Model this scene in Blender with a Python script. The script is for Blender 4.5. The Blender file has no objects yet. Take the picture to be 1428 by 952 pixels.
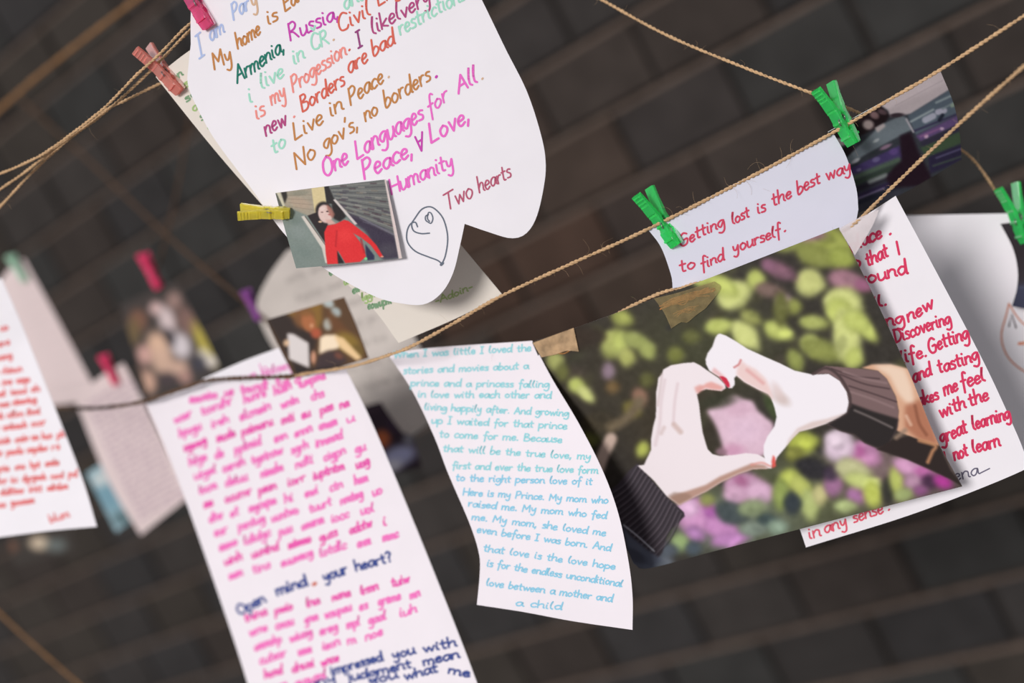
import bpy, math, random
import numpy as np
from mathutils import Vector, Matrix
from mathutils.geometry import delaunay_2d_cdt

random.seed(11)
RNG = np.random.default_rng(11)
SC = bpy.context.scene
COL = SC.collection

# ------------------------------------------------------------------ camera
W, H, F = 1428.0, 952.0, 1983.0
WALL_D = 1.31                       # camera to wall, metres, along the wall normal
d1 = np.array([-1722 - 714.0, 1567 - 476.0, F]); d1 /= np.linalg.norm(d1)
_v = np.array([math.sin(math.radians(28)), math.cos(math.radians(28))])
_s = -F * F / (-2436 * _v[0] + 1091 * _v[1])
d2 = np.array([_s * _v[0], _s * _v[1], F]); d2 /= np.linalg.norm(d2)
if d2[1] < 0: d2 = -d2
X_, Z_ = -d1, -d2
Y_ = np.cross(Z_, X_)
if Y_[2] < 0: Y_ = -Y_
R = np.array([X_, Y_, Z_])          # camera axes (right, down, forward) -> world
CAM = np.array([0.0, -WALL_D, 1.60])
cam_data = bpy.data.cameras.new('camera')
cam_data.sensor_width = 36.0
cam_data.lens = 36.0 * F / W
cam_data.clip_start = 0.02
cam_data.dof.use_dof = True
cam_data.dof.focus_distance = 0.650
cam_data.dof.aperture_fstop = 3.6
cam = bpy.data.objects.new('camera', cam_data)
COL.objects.link(cam)
_r, _d, _f = R[:, 0], R[:, 1], R[:, 2]
cam.matrix_world = Matrix(((_r[0], -_d[0], -_f[0], CAM[0]), (_r[1], -_d[1], -_f[1], CAM[1]),
                           (_r[2], -_d[2], -_f[2], CAM[2]), (0, 0, 0, 1)))
SC.camera = cam

# ------------------------------------------------------------------ sky and sun
world = bpy.data.worlds.new('sky'); SC.world = world
world.use_nodes = True
nt = world.node_tree; nt.nodes.clear()
out = nt.nodes.new('ShaderNodeOutputWorld')
bg = nt.nodes.new('ShaderNodeBackground')
tc = nt.nodes.new('ShaderNodeTexCoord')
sep = nt.nodes.new('ShaderNodeSeparateXYZ')
ramp = nt.nodes.new('ShaderNodeValToRGB')
mr = nt.nodes.new('ShaderNodeMapRange')
mr.inputs['From Min'].default_value = -1; mr.inputs['From Max'].default_value = 1
nt.links.new(tc.outputs['Generated'], sep.inputs[0])
nt.links.new(sep.outputs['Z'], mr.inputs['Value'])
nt.links.new(mr.outputs[0], ramp.inputs[0])
ramp.color_ramp.elements[0].position = 0.40; ramp.color_ramp.elements[0].color = (.50, .47, .46, 1)
ramp.color_ramp.elements[1].position = 0.62; ramp.color_ramp.elements[1].color = (.92, .94, 1.0, 1)
nt.links.new(ramp.outputs[0], bg.inputs[0])
bg.inputs[1].default_value = 0.42
nt.links.new(bg.outputs[0], out.inputs[0])

sun = bpy.data.lights.new('sun', 'SUN')
sun.energy = 2.6; sun.angle = math.radians(16); sun.color = (1.0, .97, .95)
sun_o = bpy.data.objects.new('sun', sun); COL.objects.link(sun_o)
SUN_DIR = Vector(R @ np.array([.53, .06, .85])).normalized()      # the way the light travels: from the upper left, past the camera
sun_o.rotation_euler = SUN_DIR.to_track_quat('-Z', 'Y').to_euler()

vs = SC.view_settings
vs.view_transform = 'Standard'; vs.look = 'None'; vs.gamma = 1; vs.use_curve_mapping = False
vs.exposure = 0.0

# ------------------------------------------------------------------ helpers
def lin(c):
    c = np.asarray(c, float) / 255.0
    return np.where(c <= .04045, c / 12.92, ((c + .055) / 1.055) ** 2.4)

def material(name, rgb=None, rough=.7, attr=None, coat=0, transl=0, spec=.4, bump=None, noise=None, gain=1.0, alpha=None, tint=None):
    m = bpy.data.materials.new(name); m.use_nodes = True
    n = m.node_tree.nodes; l = m.node_tree.links
    p = n['Principled BSDF']
    p.inputs['Roughness'].default_value = rough
    p.inputs['Specular IOR Level'].default_value = spec
    if coat:
        p.inputs['Coat Weight'].default_value = coat; p.inputs['Coat Roughness'].default_value = .12
    if rgb is not None:
        c = lin(rgb) * gain
        p.inputs['Base Color'].default_value = (*c, 1)
    src = None
    if attr:
        a = n.new('ShaderNodeVertexColor'); a.layer_name = attr
        src = a.outputs['Color']
    if noise:                                  # (scale, amount) mottling of the surface's own colour
        tex = n.new('ShaderNodeTexNoise'); tex.inputs['Scale'].default_value = noise[0]; tex.inputs['Detail'].default_value = 5
        co = n.new('ShaderNodeTexCoord'); l.new(co.outputs['Object'], tex.inputs['Vector'])
        rm = n.new('ShaderNodeMapRange'); rm.inputs['To Min'].default_value = 1 - noise[1]; rm.inputs['To Max'].default_value = 1 + noise[1]
        rm.inputs['From Min'].default_value = .25; rm.inputs['From Max'].default_value = .75
        l.new(tex.outputs['Fac'], rm.inputs['Value'])
        mx = n.new('ShaderNodeVectorMath'); mx.operation = 'SCALE'
        if src: l.new(src, mx.inputs[0])
        else: mx.inputs[0].default_value = tuple(lin(rgb) * gain)
        l.new(rm.outputs[0], mx.inputs['Scale'])
        src = mx.outputs[0]
    if src: l.new(src, p.inputs['Base Color'])
    if bump:
        tex = n.new('ShaderNodeTexNoise'); tex.inputs['Scale'].default_value = bump[0]; tex.inputs['Detail'].default_value = 4
        co = n.new('ShaderNodeTexCoord'); l.new(co.outputs['Object'], tex.inputs['Vector'])
        b = n.new('ShaderNodeBump'); b.inputs['Strength'].default_value = bump[1]; b.inputs['Distance'].default_value = bump[2]
        l.new(tex.outputs['Fac'], b.inputs['Height']); l.new(b.outputs[0], p.inputs['Normal'])
    sh = p.outputs[0]
    if transl:
        t = n.new('ShaderNodeBsdfTranslucent')
        if src: l.new(src, t.inputs['Color'])
        else: t.inputs['Color'].default_value = (*(lin(rgb) * gain), 1)
        mx = n.new('ShaderNodeMixShader'); mx.inputs[0].default_value = transl
        l.new(p.outputs[0], mx.inputs[1]); l.new(t.outputs[0], mx.inputs[2])
        l.new(mx.outputs[0], n['Material Output'].inputs[0]); sh = mx.outputs[0]
    if alpha is not None:
        t = n.new('ShaderNodeBsdfTransparent')
        mx = n.new('ShaderNodeMixShader'); mx.inputs[0].default_value = alpha
        l.new(t.outputs[0], mx.inputs[1]); l.new(sh, mx.inputs[2])
        if tint is not None: t.inputs['Color'].default_value = (*lin(tint), 1)
        l.new(mx.outputs[0], n['Material Output'].inputs[0])
    return m

def tag(o, label, cat, group=None, kind=None):
    o['label'] = label; o['category'] = cat
    if group: o['group'] = group
    if kind: o['kind'] = kind
    return o

def empty(name, loc):
    o = bpy.data.objects.new(name, None); COL.objects.link(o)
    o.location = loc; o.empty_display_size = .01
    return o

def mesh_obj(name, verts, faces, mats, parent=None, origin=None, mat_idx=None, smooth=False, colors=None):
    """verts: world coordinates (n,3)."""
    verts = np.asarray(verts, float)
    if parent is not None: origin = np.array(parent.location)
    elif origin is None: origin = verts.mean(0)
    me = bpy.data.meshes.new(name)
    me.from_pydata((verts - origin).tolist(), [], faces)
    for m in (mats if isinstance(mats, (list, tuple)) else [mats]): me.materials.append(m)
    if mat_idx is not None: me.polygons.foreach_set('material_index', np.asarray(mat_idx, np.int32))
    me.polygons.foreach_set('use_smooth', np.full(len(me.polygons), smooth))
    if colors is not None:
        a = me.color_attributes.new('colour', 'FLOAT_COLOR', 'POINT')
        c = np.ones((len(verts), 4), np.float32); c[:, :3] = colors
        a.data.foreach_set('color', c.ravel())
    me.update()
    o = bpy.data.objects.new(name, me); COL.objects.link(o)
    if parent is not None: o.parent = parent
    else: o.location = origin
    return o

def ray(px, py):
    v = np.stack([(np.asarray(px, float) - W / 2) / F, (np.asarray(py, float) - H / 2) / F, np.ones_like(np.asarray(px, float))], -1)
    return v @ R.T

def pt(px, py, d):
    return CAM + ray(np.array(float(px)), np.array(float(py))) * d

def spline(pts, n=8, closed=False):
    p = np.asarray(pts, float)
    if len(p) < 3: return p
    q = np.vstack([p[-1:], p, p[:2]]) if closed else np.vstack([2 * p[:1] - p[1:2], p, 2 * p[-1:] - p[-2:-1]])
    res = []
    for i in range(1, len(q) - 2):
        t = np.linspace(0, 1, n, endpoint=False)[:, None]
        a, b, c, d = q[i - 1], q[i], q[i + 1], q[i + 2]
        res.append(.5 * ((2 * b) + (-a + c) * t + (2 * a - 5 * b + 4 * c - d) * t * t + (-a + 3 * b - 3 * c + d) * t ** 3))
    res.append(p[:1] if closed else p[-1:])
    return np.vstack(res)

class Surf:
    """A sheet: a plane through three sighted points, bent by w(u, v) towards the viewer's side (metres)."""
    def __init__(s, a, b, c, bend=None, down=(0.38, .92)):
        P = [pt(*q) for q in (a, b, c)]
        n = np.cross(P[1] - P[0], P[2] - P[0]); n /= np.linalg.norm(n)
        s.O = (P[0] + P[1] + P[2]) / 3
        if n @ (CAM - s.O) < 0: n = -n
        s.n = n
        dv = R @ np.array([down[0], down[1], 0]); dv -= n * (dv @ n); dv /= np.linalg.norm(dv)
        s.e2 = dv; s.e1 = np.cross(s.n, -dv)          # e1 to the right, e2 downwards
        if s.e1 @ R[:, 0] < 0: s.e1 = -s.e1
        s.bend = bend
    def at(s, px, py, off=0.0):
        r = ray(px, py); rn = r @ s.n
        d = ((s.O - CAM) @ s.n + off) / rn
        if s.bend is not None:
            for _ in range(6):
                P = CAM + r * d[..., None]
                q = P - s.O
                w = s.bend(q @ s.e1, q @ s.e2)
                d = d + (w + off - q @ s.n) / rn
        return CAM + r * d[..., None]
    def p(s, x, y, off=0.0):
        return s.at(np.array([float(x)]), np.array([float(y)]), off)[0]

# ------------------------------------------------------------------ sheets of paper
def outline(segments, step=6.0):
    """segments: lists of points; each is splined, corners stay where segments meet."""
    pts = []
    for sg in segments:
        q = spline(sg, 12) if len(sg) > 2 else np.asarray(sg, float)
        L = np.r_[0, np.cumsum(np.linalg.norm(np.diff(q, axis=0), axis=1))]
        n = max(1, int(L[-1] / step))
        t = np.linspace(0, L[-1], n, endpoint=False)
        pts.append(np.stack([np.interp(t, L, q[:, 0]), np.interp(t, L, q[:, 1])], -1))
    return np.vstack(pts)

def inside(poly, x, y):
    c = np.zeros(x.shape, bool); j = len(poly) - 1
    for i in range(len(poly)):
        xi, yi = poly[i]; xj, yj = poly[j]
        if yi != yj:
            c ^= ((yi > y) != (yj > y)) & (x < (xj - xi) * (y - yi) / (yj - yi) + xi)
        j = i
    return c

def sheet(name, surf, segments, mat, parent=None, thick=.00018, step=7.0, origin=None):
    ol = outline(segments, step)
    n = len(ol)
    gx, gy = np.meshgrid(np.arange(ol[:, 0].min() + step / 2, ol[:, 0].max(), step), np.arange(ol[:, 1].min() + step / 2, ol[:, 1].max(), step))
    gx, gy = gx.ravel(), gy.ravel()
    k = inside(ol, gx, gy)
    g = np.stack([gx[k], gy[k]], -1)
    dist = np.full(len(g), 1e9)
    for i in range(n): dist = np.minimum(dist, np.hypot(g[:, 0] - ol[i, 0], g[:, 1] - ol[i, 1]))
    g = g[dist > step * .45]
    allp = np.vstack([ol, g])
    vo, _, fo, _, _, _ = delaunay_2d_cdt([Vector(p) for p in allp.tolist()], [], [list(range(n))], 1, 1e-5)
    v2 = np.array([tuple(v) for v in vo])
    m = len(v2)
    front = surf.at(v2[:, 0], v2[:, 1], 0.0)
    # back face shifted along the sheet normal
    back = front - surf.n * thick
    faces = []
    for f in fo:
        a = v2[f]
        area = sum(a[i][0] * a[(i + 1) % len(a)][1] - a[(i + 1) % len(a)][0] * a[i][1] for i in range(len(a)))
        f = list(f)
        if area > 0: f = f[::-1]
        faces.append(f); faces.append([i + m for i in f[::-1]])
    edges = {}
    for f in faces[::2]:
        for i in range(len(f)): edges[(f[i], f[(i + 1) % len(f)])] = 1
    for (a, b) in list(edges):
        if (b, a) not in edges: faces.append([b, a, a + m, b + m])
    o = mesh_obj(name, np.vstack([front, back]), faces, mat, parent, origin, smooth=True)
    mod_smooth(o)
    return o

def mod_smooth(o):
    """shade smooth but keep the rim of the sheet sharp"""
    me = o.data
    import bmesh
    bm = bmesh.new(); bm.from_mesh(me)
    for e in bm.edges:
        if len(e.link_faces) == 2 and e.calc_face_angle(0) > .7: e.smooth = False
    bm.to_mesh(me); bm.free()

# ------------------------------------------------------------------ pen strokes
GL = {
 'a': (9, "8,9 5,10 2,8 1,4 3,0 6,2 8,9 8,2 9.5,0"), 'b': (8.5, "1.5,19 1,1 4,0 7,3 7,7 4,9.5 1.3,6"), 'c': (7.5, "7,8 5,10 2,8 1,4 3,0 7,1.5"),
 'd': (9.5, "7,9 4,10 1,6 2,1 4,0 7,4 8.5,19;8.5,19 8,1 9,0"), 'e': (8, "1,5 6,6 6,9 3.5,10 1,6 2,1 4,0 7,2"), 'f': (7, "7,17 5,19 3.5,15 3,-6;0.5,9 6,9"),
 'g': (9, "8,9 5,10 1.5,8 1,4 4,1 8,8 8,-4 5,-8 1,-6"), 'h': (9, "1,19 1,0;1,5 4,10 7,9 7,2 8.5,0"), 'i': (4.5, "1.5,10 1.5,2 3,0;1.8,15 2.4,14.4"),
 'j': (5, "3,10 3,-4 1,-7;3,15 3.4,14.4"), 'k': (8.5, "1,19 1,0;7,9 1.5,4 7.5,0"), 'l': (5, "1,8 3,19 1.5,12 1.5,3 3.8,0"),
 'm': (13, "1,10 1,0;1,6 3.5,10 6,8 6,0;6,6 8.5,10 11,8 11,1 12.5,0"), 'n': (9, "1,10 1,0;1,6 4,10 7,8 7,1.5 8.5,0"), 'o': (8.5, "4,10 1,7 1.5,2 4,0 7,3 7,7 4,10"),
 'p': (9, "1,10 1,-8;1,6 4,10 7.5,7 7,2 4,0 1,2"), 'q': (9, "8,9 5,10 1.5,8 1,4 4,1 8,8 8,-8"), 'r': (7, "1,10 1.5,0;1.5,6 3.5,9.5 6,9.5"), 's': (7, "6,9 3,10 1.5,7.5 5.5,4 5,0.5 1,0.5"),
 't': (7, "3,16 3,2 5.5,0.5;0.5,10.5 6,10.5"), 'u': (9, "1,10 1.5,1.5 4,0 7,4 7.5,10;7.5,10 7.5,1.5 9,0"), 'v': (8, "1,10 4,0 7,10"), 'w': (12, "1,10 3.5,0 6,9 8.5,0 11,10"),
 'x': (8, "1,10 7,0;7,10 1,0"), 'y': (9, "1,10 2,4 4.5,3.5 7,10;7,10 6.5,-4 4,-8 1,-6"), 'z': (8, "1,10 7,10 1,0 7,0"),
 'A': (12, "1,0 6,18 11,0;3,7 9,7"), 'B': (10.5, "1,18 1,0;1,18 6,17.5 7,13 2,10 8,8 9,3 6,0 1,0"), 'C': (11, "10,15 6,18 2,14 1,7 3,1 8,0 10,3"), 'D': (12, "2,18 2,0;1,18 8,16 11,9 8,2 2,0"),
 'E': (9.5, "8,18 1,18 1,0 8,0;1,9 7,9"), 'G': (12, "10,15 6,18 2,14 1,6 4,0 9,1 10,8 6,8"), 'H': (11, "1,18 1,0;10,18 10,0;1,9 10,9"), 'I': (7, "3,18 3,0;0.5,18 5.5,18;0.5,0 5.5,0"),
 'L': (9.5, "2,18 1,0 8,0.5"), 'M': (13.5, "1,0 2,17 6.5,6 11,17 12,0"), 'N': (11.5, "1,0 1.5,17 9,0 10,18"), 'O': (12, "6,18 1.5,14 1,5 5,0 10,4 10,13 6,18"), 'P': (10, "1,0 1.5,18;1.5,17 6,18 8.5,14 6,9.5 1.5,8"),
 'R': (11, "1,0 1.5,18;1.5,17 6,18 8,14 6,10 1.5,9 5,7 9.5,0"), 'T': (11, "5.5,18 5,0;0,17.5 11,18"), 'W': (16, "1,18 4.5,0 8,14 11.5,0 15,18"), '|': (4, "2,17 2,0"), 'S': (10, "9,16 5,18 2,14 8,6 6,0 1,2"),
 'Č': (11, "10,15 6,18 2,14 1,7 3,1 8,0 10,3;3.5,25 6,21.5 8.5,25"), '∀': (12, "1,18 6,0 11,18;3,11 9,11"),
 '.': (4, "1.4,0.2 2.2,0.8"), ',': (4.5, "2.2,2 1,-3.5"), "'": (3.5, "2,19 1,15"), '?': (8, "1,15 4,18 7,14 4,8 4,5;4,0.4 4.4,0.9"), '-': (7, "1,6 6,6"), ' ': (7, ""),
}
SHARP = set("AEHILMNTWvwxz∀|k?'")

class Ink:
    """Pen ribbons laid on a sheet, collected with one material per colour."""
    def __init__(s): s.rib = []; s.cols = []
    def ci(s, c):
        if c not in s.cols: s.cols.append(c)
        return s.cols.index(c)
    def stroke(s, pts, hw, col, sm=4):
        p = np.asarray(pts, float)
        if sm and len(p) > 2: p = spline(p, sm)
        keep = np.r_[True, np.linalg.norm(np.diff(p, axis=0), axis=1) > .05]
        p = p[keep]
        if len(p) < 2: p = np.vstack([p, p + .6])
        d = np.gradient(p, axis=0); d /= np.linalg.norm(d, axis=1)[:, None] + 1e-9
        p = np.vstack([p[:1] - d[:1] * hw * .8, p, p[-1:] + d[-1:] * hw * .8]); d = np.vstack([d[:1], d, d[-1:]])
        nrm = np.stack([-d[:, 1], d[:, 0]], -1)
        w = np.full(len(p), hw); w[0] = w[-1] = hw * .55
        s.rib.append((p + nrm * w[:, None], p - nrm * w[:, None], s.ci(col)))
    def text(s, word, p0, p1, xh, hw, col, slant=0.0, up=None, jit=.5):
        p0, p1 = np.array(p0, float), np.array(p1, float)
        b = p1 - p0; L = np.linalg.norm(b); b /= L
        if up is None:
            up = np.array([b[1], -b[0]]); up = up + b * slant
        up = np.array(up, float); up /= np.linalg.norm(up)
        adv = sum(GL[c][0] for c in word)
        k = L / adv; x = 0.0
        for c in word:
            g = GL[c]; jy = random.uniform(-jit, jit) * xh / 10; sc = random.uniform(.93, 1.08)
            for st in g[1].split(';'):
                q = [tuple(map(float, t.split(','))) for t in st.split()]
                if not q: continue
                q = [p0 + b * (x + a * k) + up * (h * sc * xh / 10 + jy) + np.array([random.uniform(-jit, jit), random.uniform(-jit, jit)]) * .25 for a, h in q]
                if c in SHARP:
                    for qa, qb in zip(q[:-1], q[1:]): s.stroke([qa, qb], hw, col, 0)
                else: s.stroke(q, hw, col, 4)
            x += g[0] * k
    def scribble(s, p0, p1, xh, hw, col, words=None, seed=None, up=None, slant=.2, rise=0.0, gap=(.9, 1.5)):
        """unreadable cursive words along a line"""
        p0, p1 = np.array(p0, float), np.array(p1, float)
        L = np.linalg.norm(p1 - p0); b = (p1 - p0) / L
        x = 0.0
        while x < L - 8:
            nl = random.choice([2, 3, 4, 4, 5, 6, 7])
            wl = min(nl * xh * .95, L - x)
            if wl < xh * 1.2: break
            wd = ''.join(random.choice('aeoumnrlithsdcwpgeunm') for _ in range(max(1, int(wl / (xh * .95)))))
            a0 = p0 + b * x; a1 = a0 + b * wl + np.array([0, -rise * wl])
            s.text(wd, a0, a1, xh, hw, col, slant, up, .9)
            x += wl + xh * random.uniform(*gap)
    def build(s, name, surf, parent, off=.00012):
        V, Fc, MI = [], [], []; n = 0
        for i, (a, b, c) in enumerate(s.rib):
            q = np.vstack([a, b]); m = len(a)
            V.append(surf.at(q[:, 0], q[:, 1], off + (i % 5) * .000004))
            for j in range(m - 1):
                Fc.append([n + j, n + j + 1, n + m + j + 1, n + m + j]); MI.append(c)
            n += 2 * m
        mats = [ink_mat(c) for c in s.cols]
        return mesh_obj(name, np.vstack(V), Fc, mats, parent, mat_idx=MI)

_inks = {}
def ink_mat(c):
    if c not in _inks: _inks[c] = material('ink_%d_%d_%d' % c, c, .75, spec=.2, gain=.95)
    return _inks[c]

# ------------------------------------------------------------------ printed photographs
class Print:
    """The printed picture of a photograph, composed from soft shapes."""
    def __init__(s, x0, y0, x1, y1, k, base, off=(0, 0), sc=1.0):
        s.x0, s.y0, s.k = x0, y0, k
        s.h, s.w = int((y1 - y0) * k), int((x1 - x0) * k)
        s.gx, s.gy = np.meshgrid(x0 + (np.arange(s.w) + .5) / k, y0 + (np.arange(s.h) + .5) / k)
        s.a = np.zeros((s.h, s.w, 3)); s.a[:] = base
        s.off, s.sc = off, sc
    def T(s, pts): return np.asarray(pts, float) / s.sc + np.array(s.off)
    def _win(s, p, pad):
        a = np.clip(((p.min(0) - pad - (s.x0, s.y0)) * s.k).astype(int), 0, (s.w, s.h))
        b = np.clip(((p.max(0) + pad - (s.x0, s.y0)) * s.k).astype(int) + 2, 0, (s.w, s.h))
        return slice(a[1], b[1]), slice(a[0], b[0])
    def _mix(s, w, m, col, alpha):
        m = (m * alpha)[..., None]
        s.a[w] = s.a[w] * (1 - m) + np.asarray(col, float) * m
    @staticmethod
    def _blur(m, r):
        r = int(round(r))
        if r < 1: return m
        for _ in range(2):
            for ax in (0, 1):
                pad = [(0, 0), (0, 0)]; pad[ax] = (r + 1, r)
                c = np.cumsum(np.pad(m, pad, 'edge'), axis=ax)
                n = m.shape[ax]
                m = (np.take(c, range(2 * r + 1, n + 2 * r + 1), ax) - np.take(c, range(0, n), ax)) / (2 * r + 1)
        return m
    def poly(s, pts, col, soft=.7, alpha=1.0, smooth=False):
        p = s.T(pts)
        if smooth: p = spline(p, 5, True)
        w = s._win(p, soft * 3 + 2)
        if s.gx[w].size == 0: return
        m = inside(p, s.gx[w], s.gy[w]).astype(float)
        s._mix(w, s._blur(m, soft * s.k), col, alpha)
    def blob(s, x, y, rx, ry, col, ang=0, alpha=1.0, soft=.45):
        (x, y), = s.T([(x, y)]); rx /= s.sc; ry /= s.sc
        R_ = max(rx, ry) * 1.6
        w = s._win(np.array([[x - R_, y - R_], [x + R_, y + R_]]), 1)
        if s.gx[w].size == 0: return
        c, q = math.cos(math.radians(ang)), math.sin(math.radians(ang))
        dx, dy = s.gx[w] - x, s.gy[w] - y
        r = np.hypot((dx * c + dy * q) / rx, (-dx * q + dy * c) / ry)
        m = np.clip((1 + soft - r) / (2 * soft), 0, 1); m = m * m * (3 - 2 * m)
        s._mix(w, m, col, alpha)
    def line(s, pts, wd, col, soft=.5, alpha=1.0, sm=True):
        p = s.T(pts)
        if sm and len(p) > 2: p = spline(p, 6)
        w = s._win(p, wd + 2)
        if s.gx[w].size == 0: return
        d = np.full(s.gx[w].shape, 1e9)
        for a, b in zip(p[:-1], p[1:]):
            v = b - a; t = np.clip(((s.gx[w] - a[0]) * v[0] + (s.gy[w] - a[1]) * v[1]) / (v @ v + 1e-9), 0, 1)
            d = np.minimum(d, np.hypot(s.gx[w] - a[0] - t * v[0], s.gy[w] - a[1] - t * v[1]))
        s._mix(w, np.clip((wd / 2 + soft - d) / (2 * soft), 0, 1), col, alpha)
    def grain(s, amt, cell):
        h, w = s.h // cell + 2, s.w // cell + 2
        g = np.kron(RNG.normal(0, 1, (h, w)), np.ones((cell, cell)))[:s.h, :s.w]
        s.a += (s._blur(g, cell * .6) * amt)[..., None]
    def blur(s, r):
        for i in range(3): s.a[..., i] = s._blur(s.a[..., i], r * s.k)
    def sample(s, px, py):
        fx = np.clip((px - s.x0) * s.k - .5, 0, s.w - 1.001); fy = np.clip((py - s.y0) * s.k - .5, 0, s.h - 1.001)
        ix, iy = fx.astype(int), fy.astype(int); tx, ty = (fx - ix)[:, None], (fy - iy)[:, None]
        A = s.a
        c = (A[iy, ix] * (1 - tx) + A[iy, ix + 1] * tx) * (1 - ty) + (A[iy + 1, ix] * (1 - tx) + A[iy + 1, ix + 1] * tx) * ty
        return lin(np.clip(c, 0, 255))

def resample(pts, n):
    q = spline(pts, 10) if len(pts) > 2 else np.asarray(pts, float)
    L = np.r_[0, np.cumsum(np.linalg.norm(np.diff(q, axis=0), axis=1))]
    t = np.linspace(0, L[-1], n)
    return np.stack([np.interp(t, L, q[:, 0]), np.interp(t, L, q[:, 1])], -1)

def photo(name, surf, top, bottom, left, right, pic, nu, nv, mat, gain=.92, parent=None, thick=.0003):
    """top/bottom run left to right, left/right run top to bottom."""
    t, b, l, r = resample(top, nu), resample(bottom, nu), resample(left, nv), resample(right, nv)
    u = np.linspace(0, 1, nu)[None, :, None]; v = np.linspace(0, 1, nv)[:, None, None]
    P = (1 - v) * t[None] + v * b[None] + (1 - u) * l[:, None] + u * r[:, None] - (
        (1 - u) * (1 - v) * t[0] + u * (1 - v) * t[-1] + (1 - u) * v * b[0] + u * v * b[-1])
    P = P.reshape(-1, 2)
    col = pic.sample(P[:, 0], P[:, 1]) * gain
    front = surf.at(P[:, 0], P[:, 1]); back = front - surf.n * thick
    n = nu * nv
    idx = np.arange(n).reshape(nv, nu)
    q = np.stack([idx[:-1, :-1], idx[1:, :-1], idx[1:, 1:], idx[:-1, 1:]], -1).reshape(-1, 4)
    faces = q.tolist() + (q[:, ::-1] + n).tolist()
    ring = np.r_[idx[0, :], idx[1:, -1], idx[-1, -2::-1], idx[-2:0:-1, 0]]
    k = len(ring)
    faces += [[int(ring[i]), int(ring[(i + 1) % k]), int(ring[(i + 1) % k]) + n, int(ring[i]) + n] for i in range(k)]
    mi = [0] * len(q) + [1] * len(q) + [1] * k
    return mesh_obj(name, np.vstack([front, back]), faces, [mat, M_back], parent, mat_idx=mi, colors=np.vstack([col, np.full_like(col, .7)]), smooth=False)

# ------------------------------------------------------------------ materials
M_paper = material('white_paper', (245, 241, 246), .8, transl=.12, spec=.25, noise=(60, .015))
M_paper_blue = material('bluish_white_paper', (238, 238, 252), .8, transl=.12, spec=.25, noise=(60, .015))
M_paper_rosy = material('rosy_white_paper', (244, 237, 243), .8, transl=.12, spec=.25, noise=(60, .015))
M_paper_pinkish = material('grey_pink_paper', (226, 208, 207), .8, transl=.15, spec=.2, noise=(30, .03))
M_paper_cream = material('cream_paper', (240, 232, 222), .8, transl=.14, spec=.2, noise=(40, .02))
M_paper_grey = material('greyish_paper', (212, 203, 196), .85, transl=.12, spec=.2, noise=(45, .10))
M_back = material('photo_back', (235, 232, 230), .6)
M_print = material('photo_print', attr='colour', rough=.5, spec=.12)
M_jute = material('jute', (208, 172, 132), .85, transl=.1, spec=.2, noise=(900, .28))
M_jute_dark = material('dark_jute', (92, 70, 54), .85, spec=.2, noise=(900, .25))
M_fibre = material('jute_fibre', (190, 160, 125), .8, transl=.2)
M_jute_dim = material('brown_jute', (150, 112, 76), .88, spec=.2, noise=(800, .2))
M_brick = material('dark_brick', attr='colour', rough=.85, spec=.14, noise=(26, .22), bump=(190, .35, .0012))
M_mortar = material('brown_mortar', (94, 81, 73), .95, spec=.2, noise=(60, .25), bump=(260, .5, .0012))
M_mortar_shade = material('shaded_mortar', (44, 40, 38), .95, spec=.2, noise=(60, .25))  # mortar colour darkened to stand in for shadow inside the recessed joints
M_pavement = material('grey_pavement', (132, 128, 124), .9, spec=.2, noise=(9, .2))
M_metal = material('spring_steel', (150, 150, 150), .3); M_metal.node_tree.nodes['Principled BSDF'].inputs['Metallic'].default_value = .9
def plastic(name, rgb):
    m = material(name, rgb, .16, spec=.6, transl=.28)
    p = m.node_tree.nodes['Principled BSDF']
    p.inputs['Transmission Weight'].default_value = .62; p.inputs['IOR'].default_value = 1.35
    t = next(n for n in m.node_tree.nodes if n.type == 'BSDF_TRANSLUCENT')
    c = lin(rgb); t.inputs['Color'].default_value = (*(c ** 1.6), 1)
    return m
M_green = plastic('green_plastic', (92, 250, 150))
M_pink = plastic('pink_plastic', (255, 130, 185))
M_salmon = plastic('salmon_plastic', (255, 192, 180))
M_yellow = plastic('yellow_plastic', (255, 246, 120))
M_purple = material('purple_plastic', (150, 80, 160), .3, transl=.2)
M_rose = material('rose_plastic', (232, 60, 110), .3, transl=.2)
M_mintp = material('mint_plastic', (186, 226, 200), .3, transl=.3)

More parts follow.
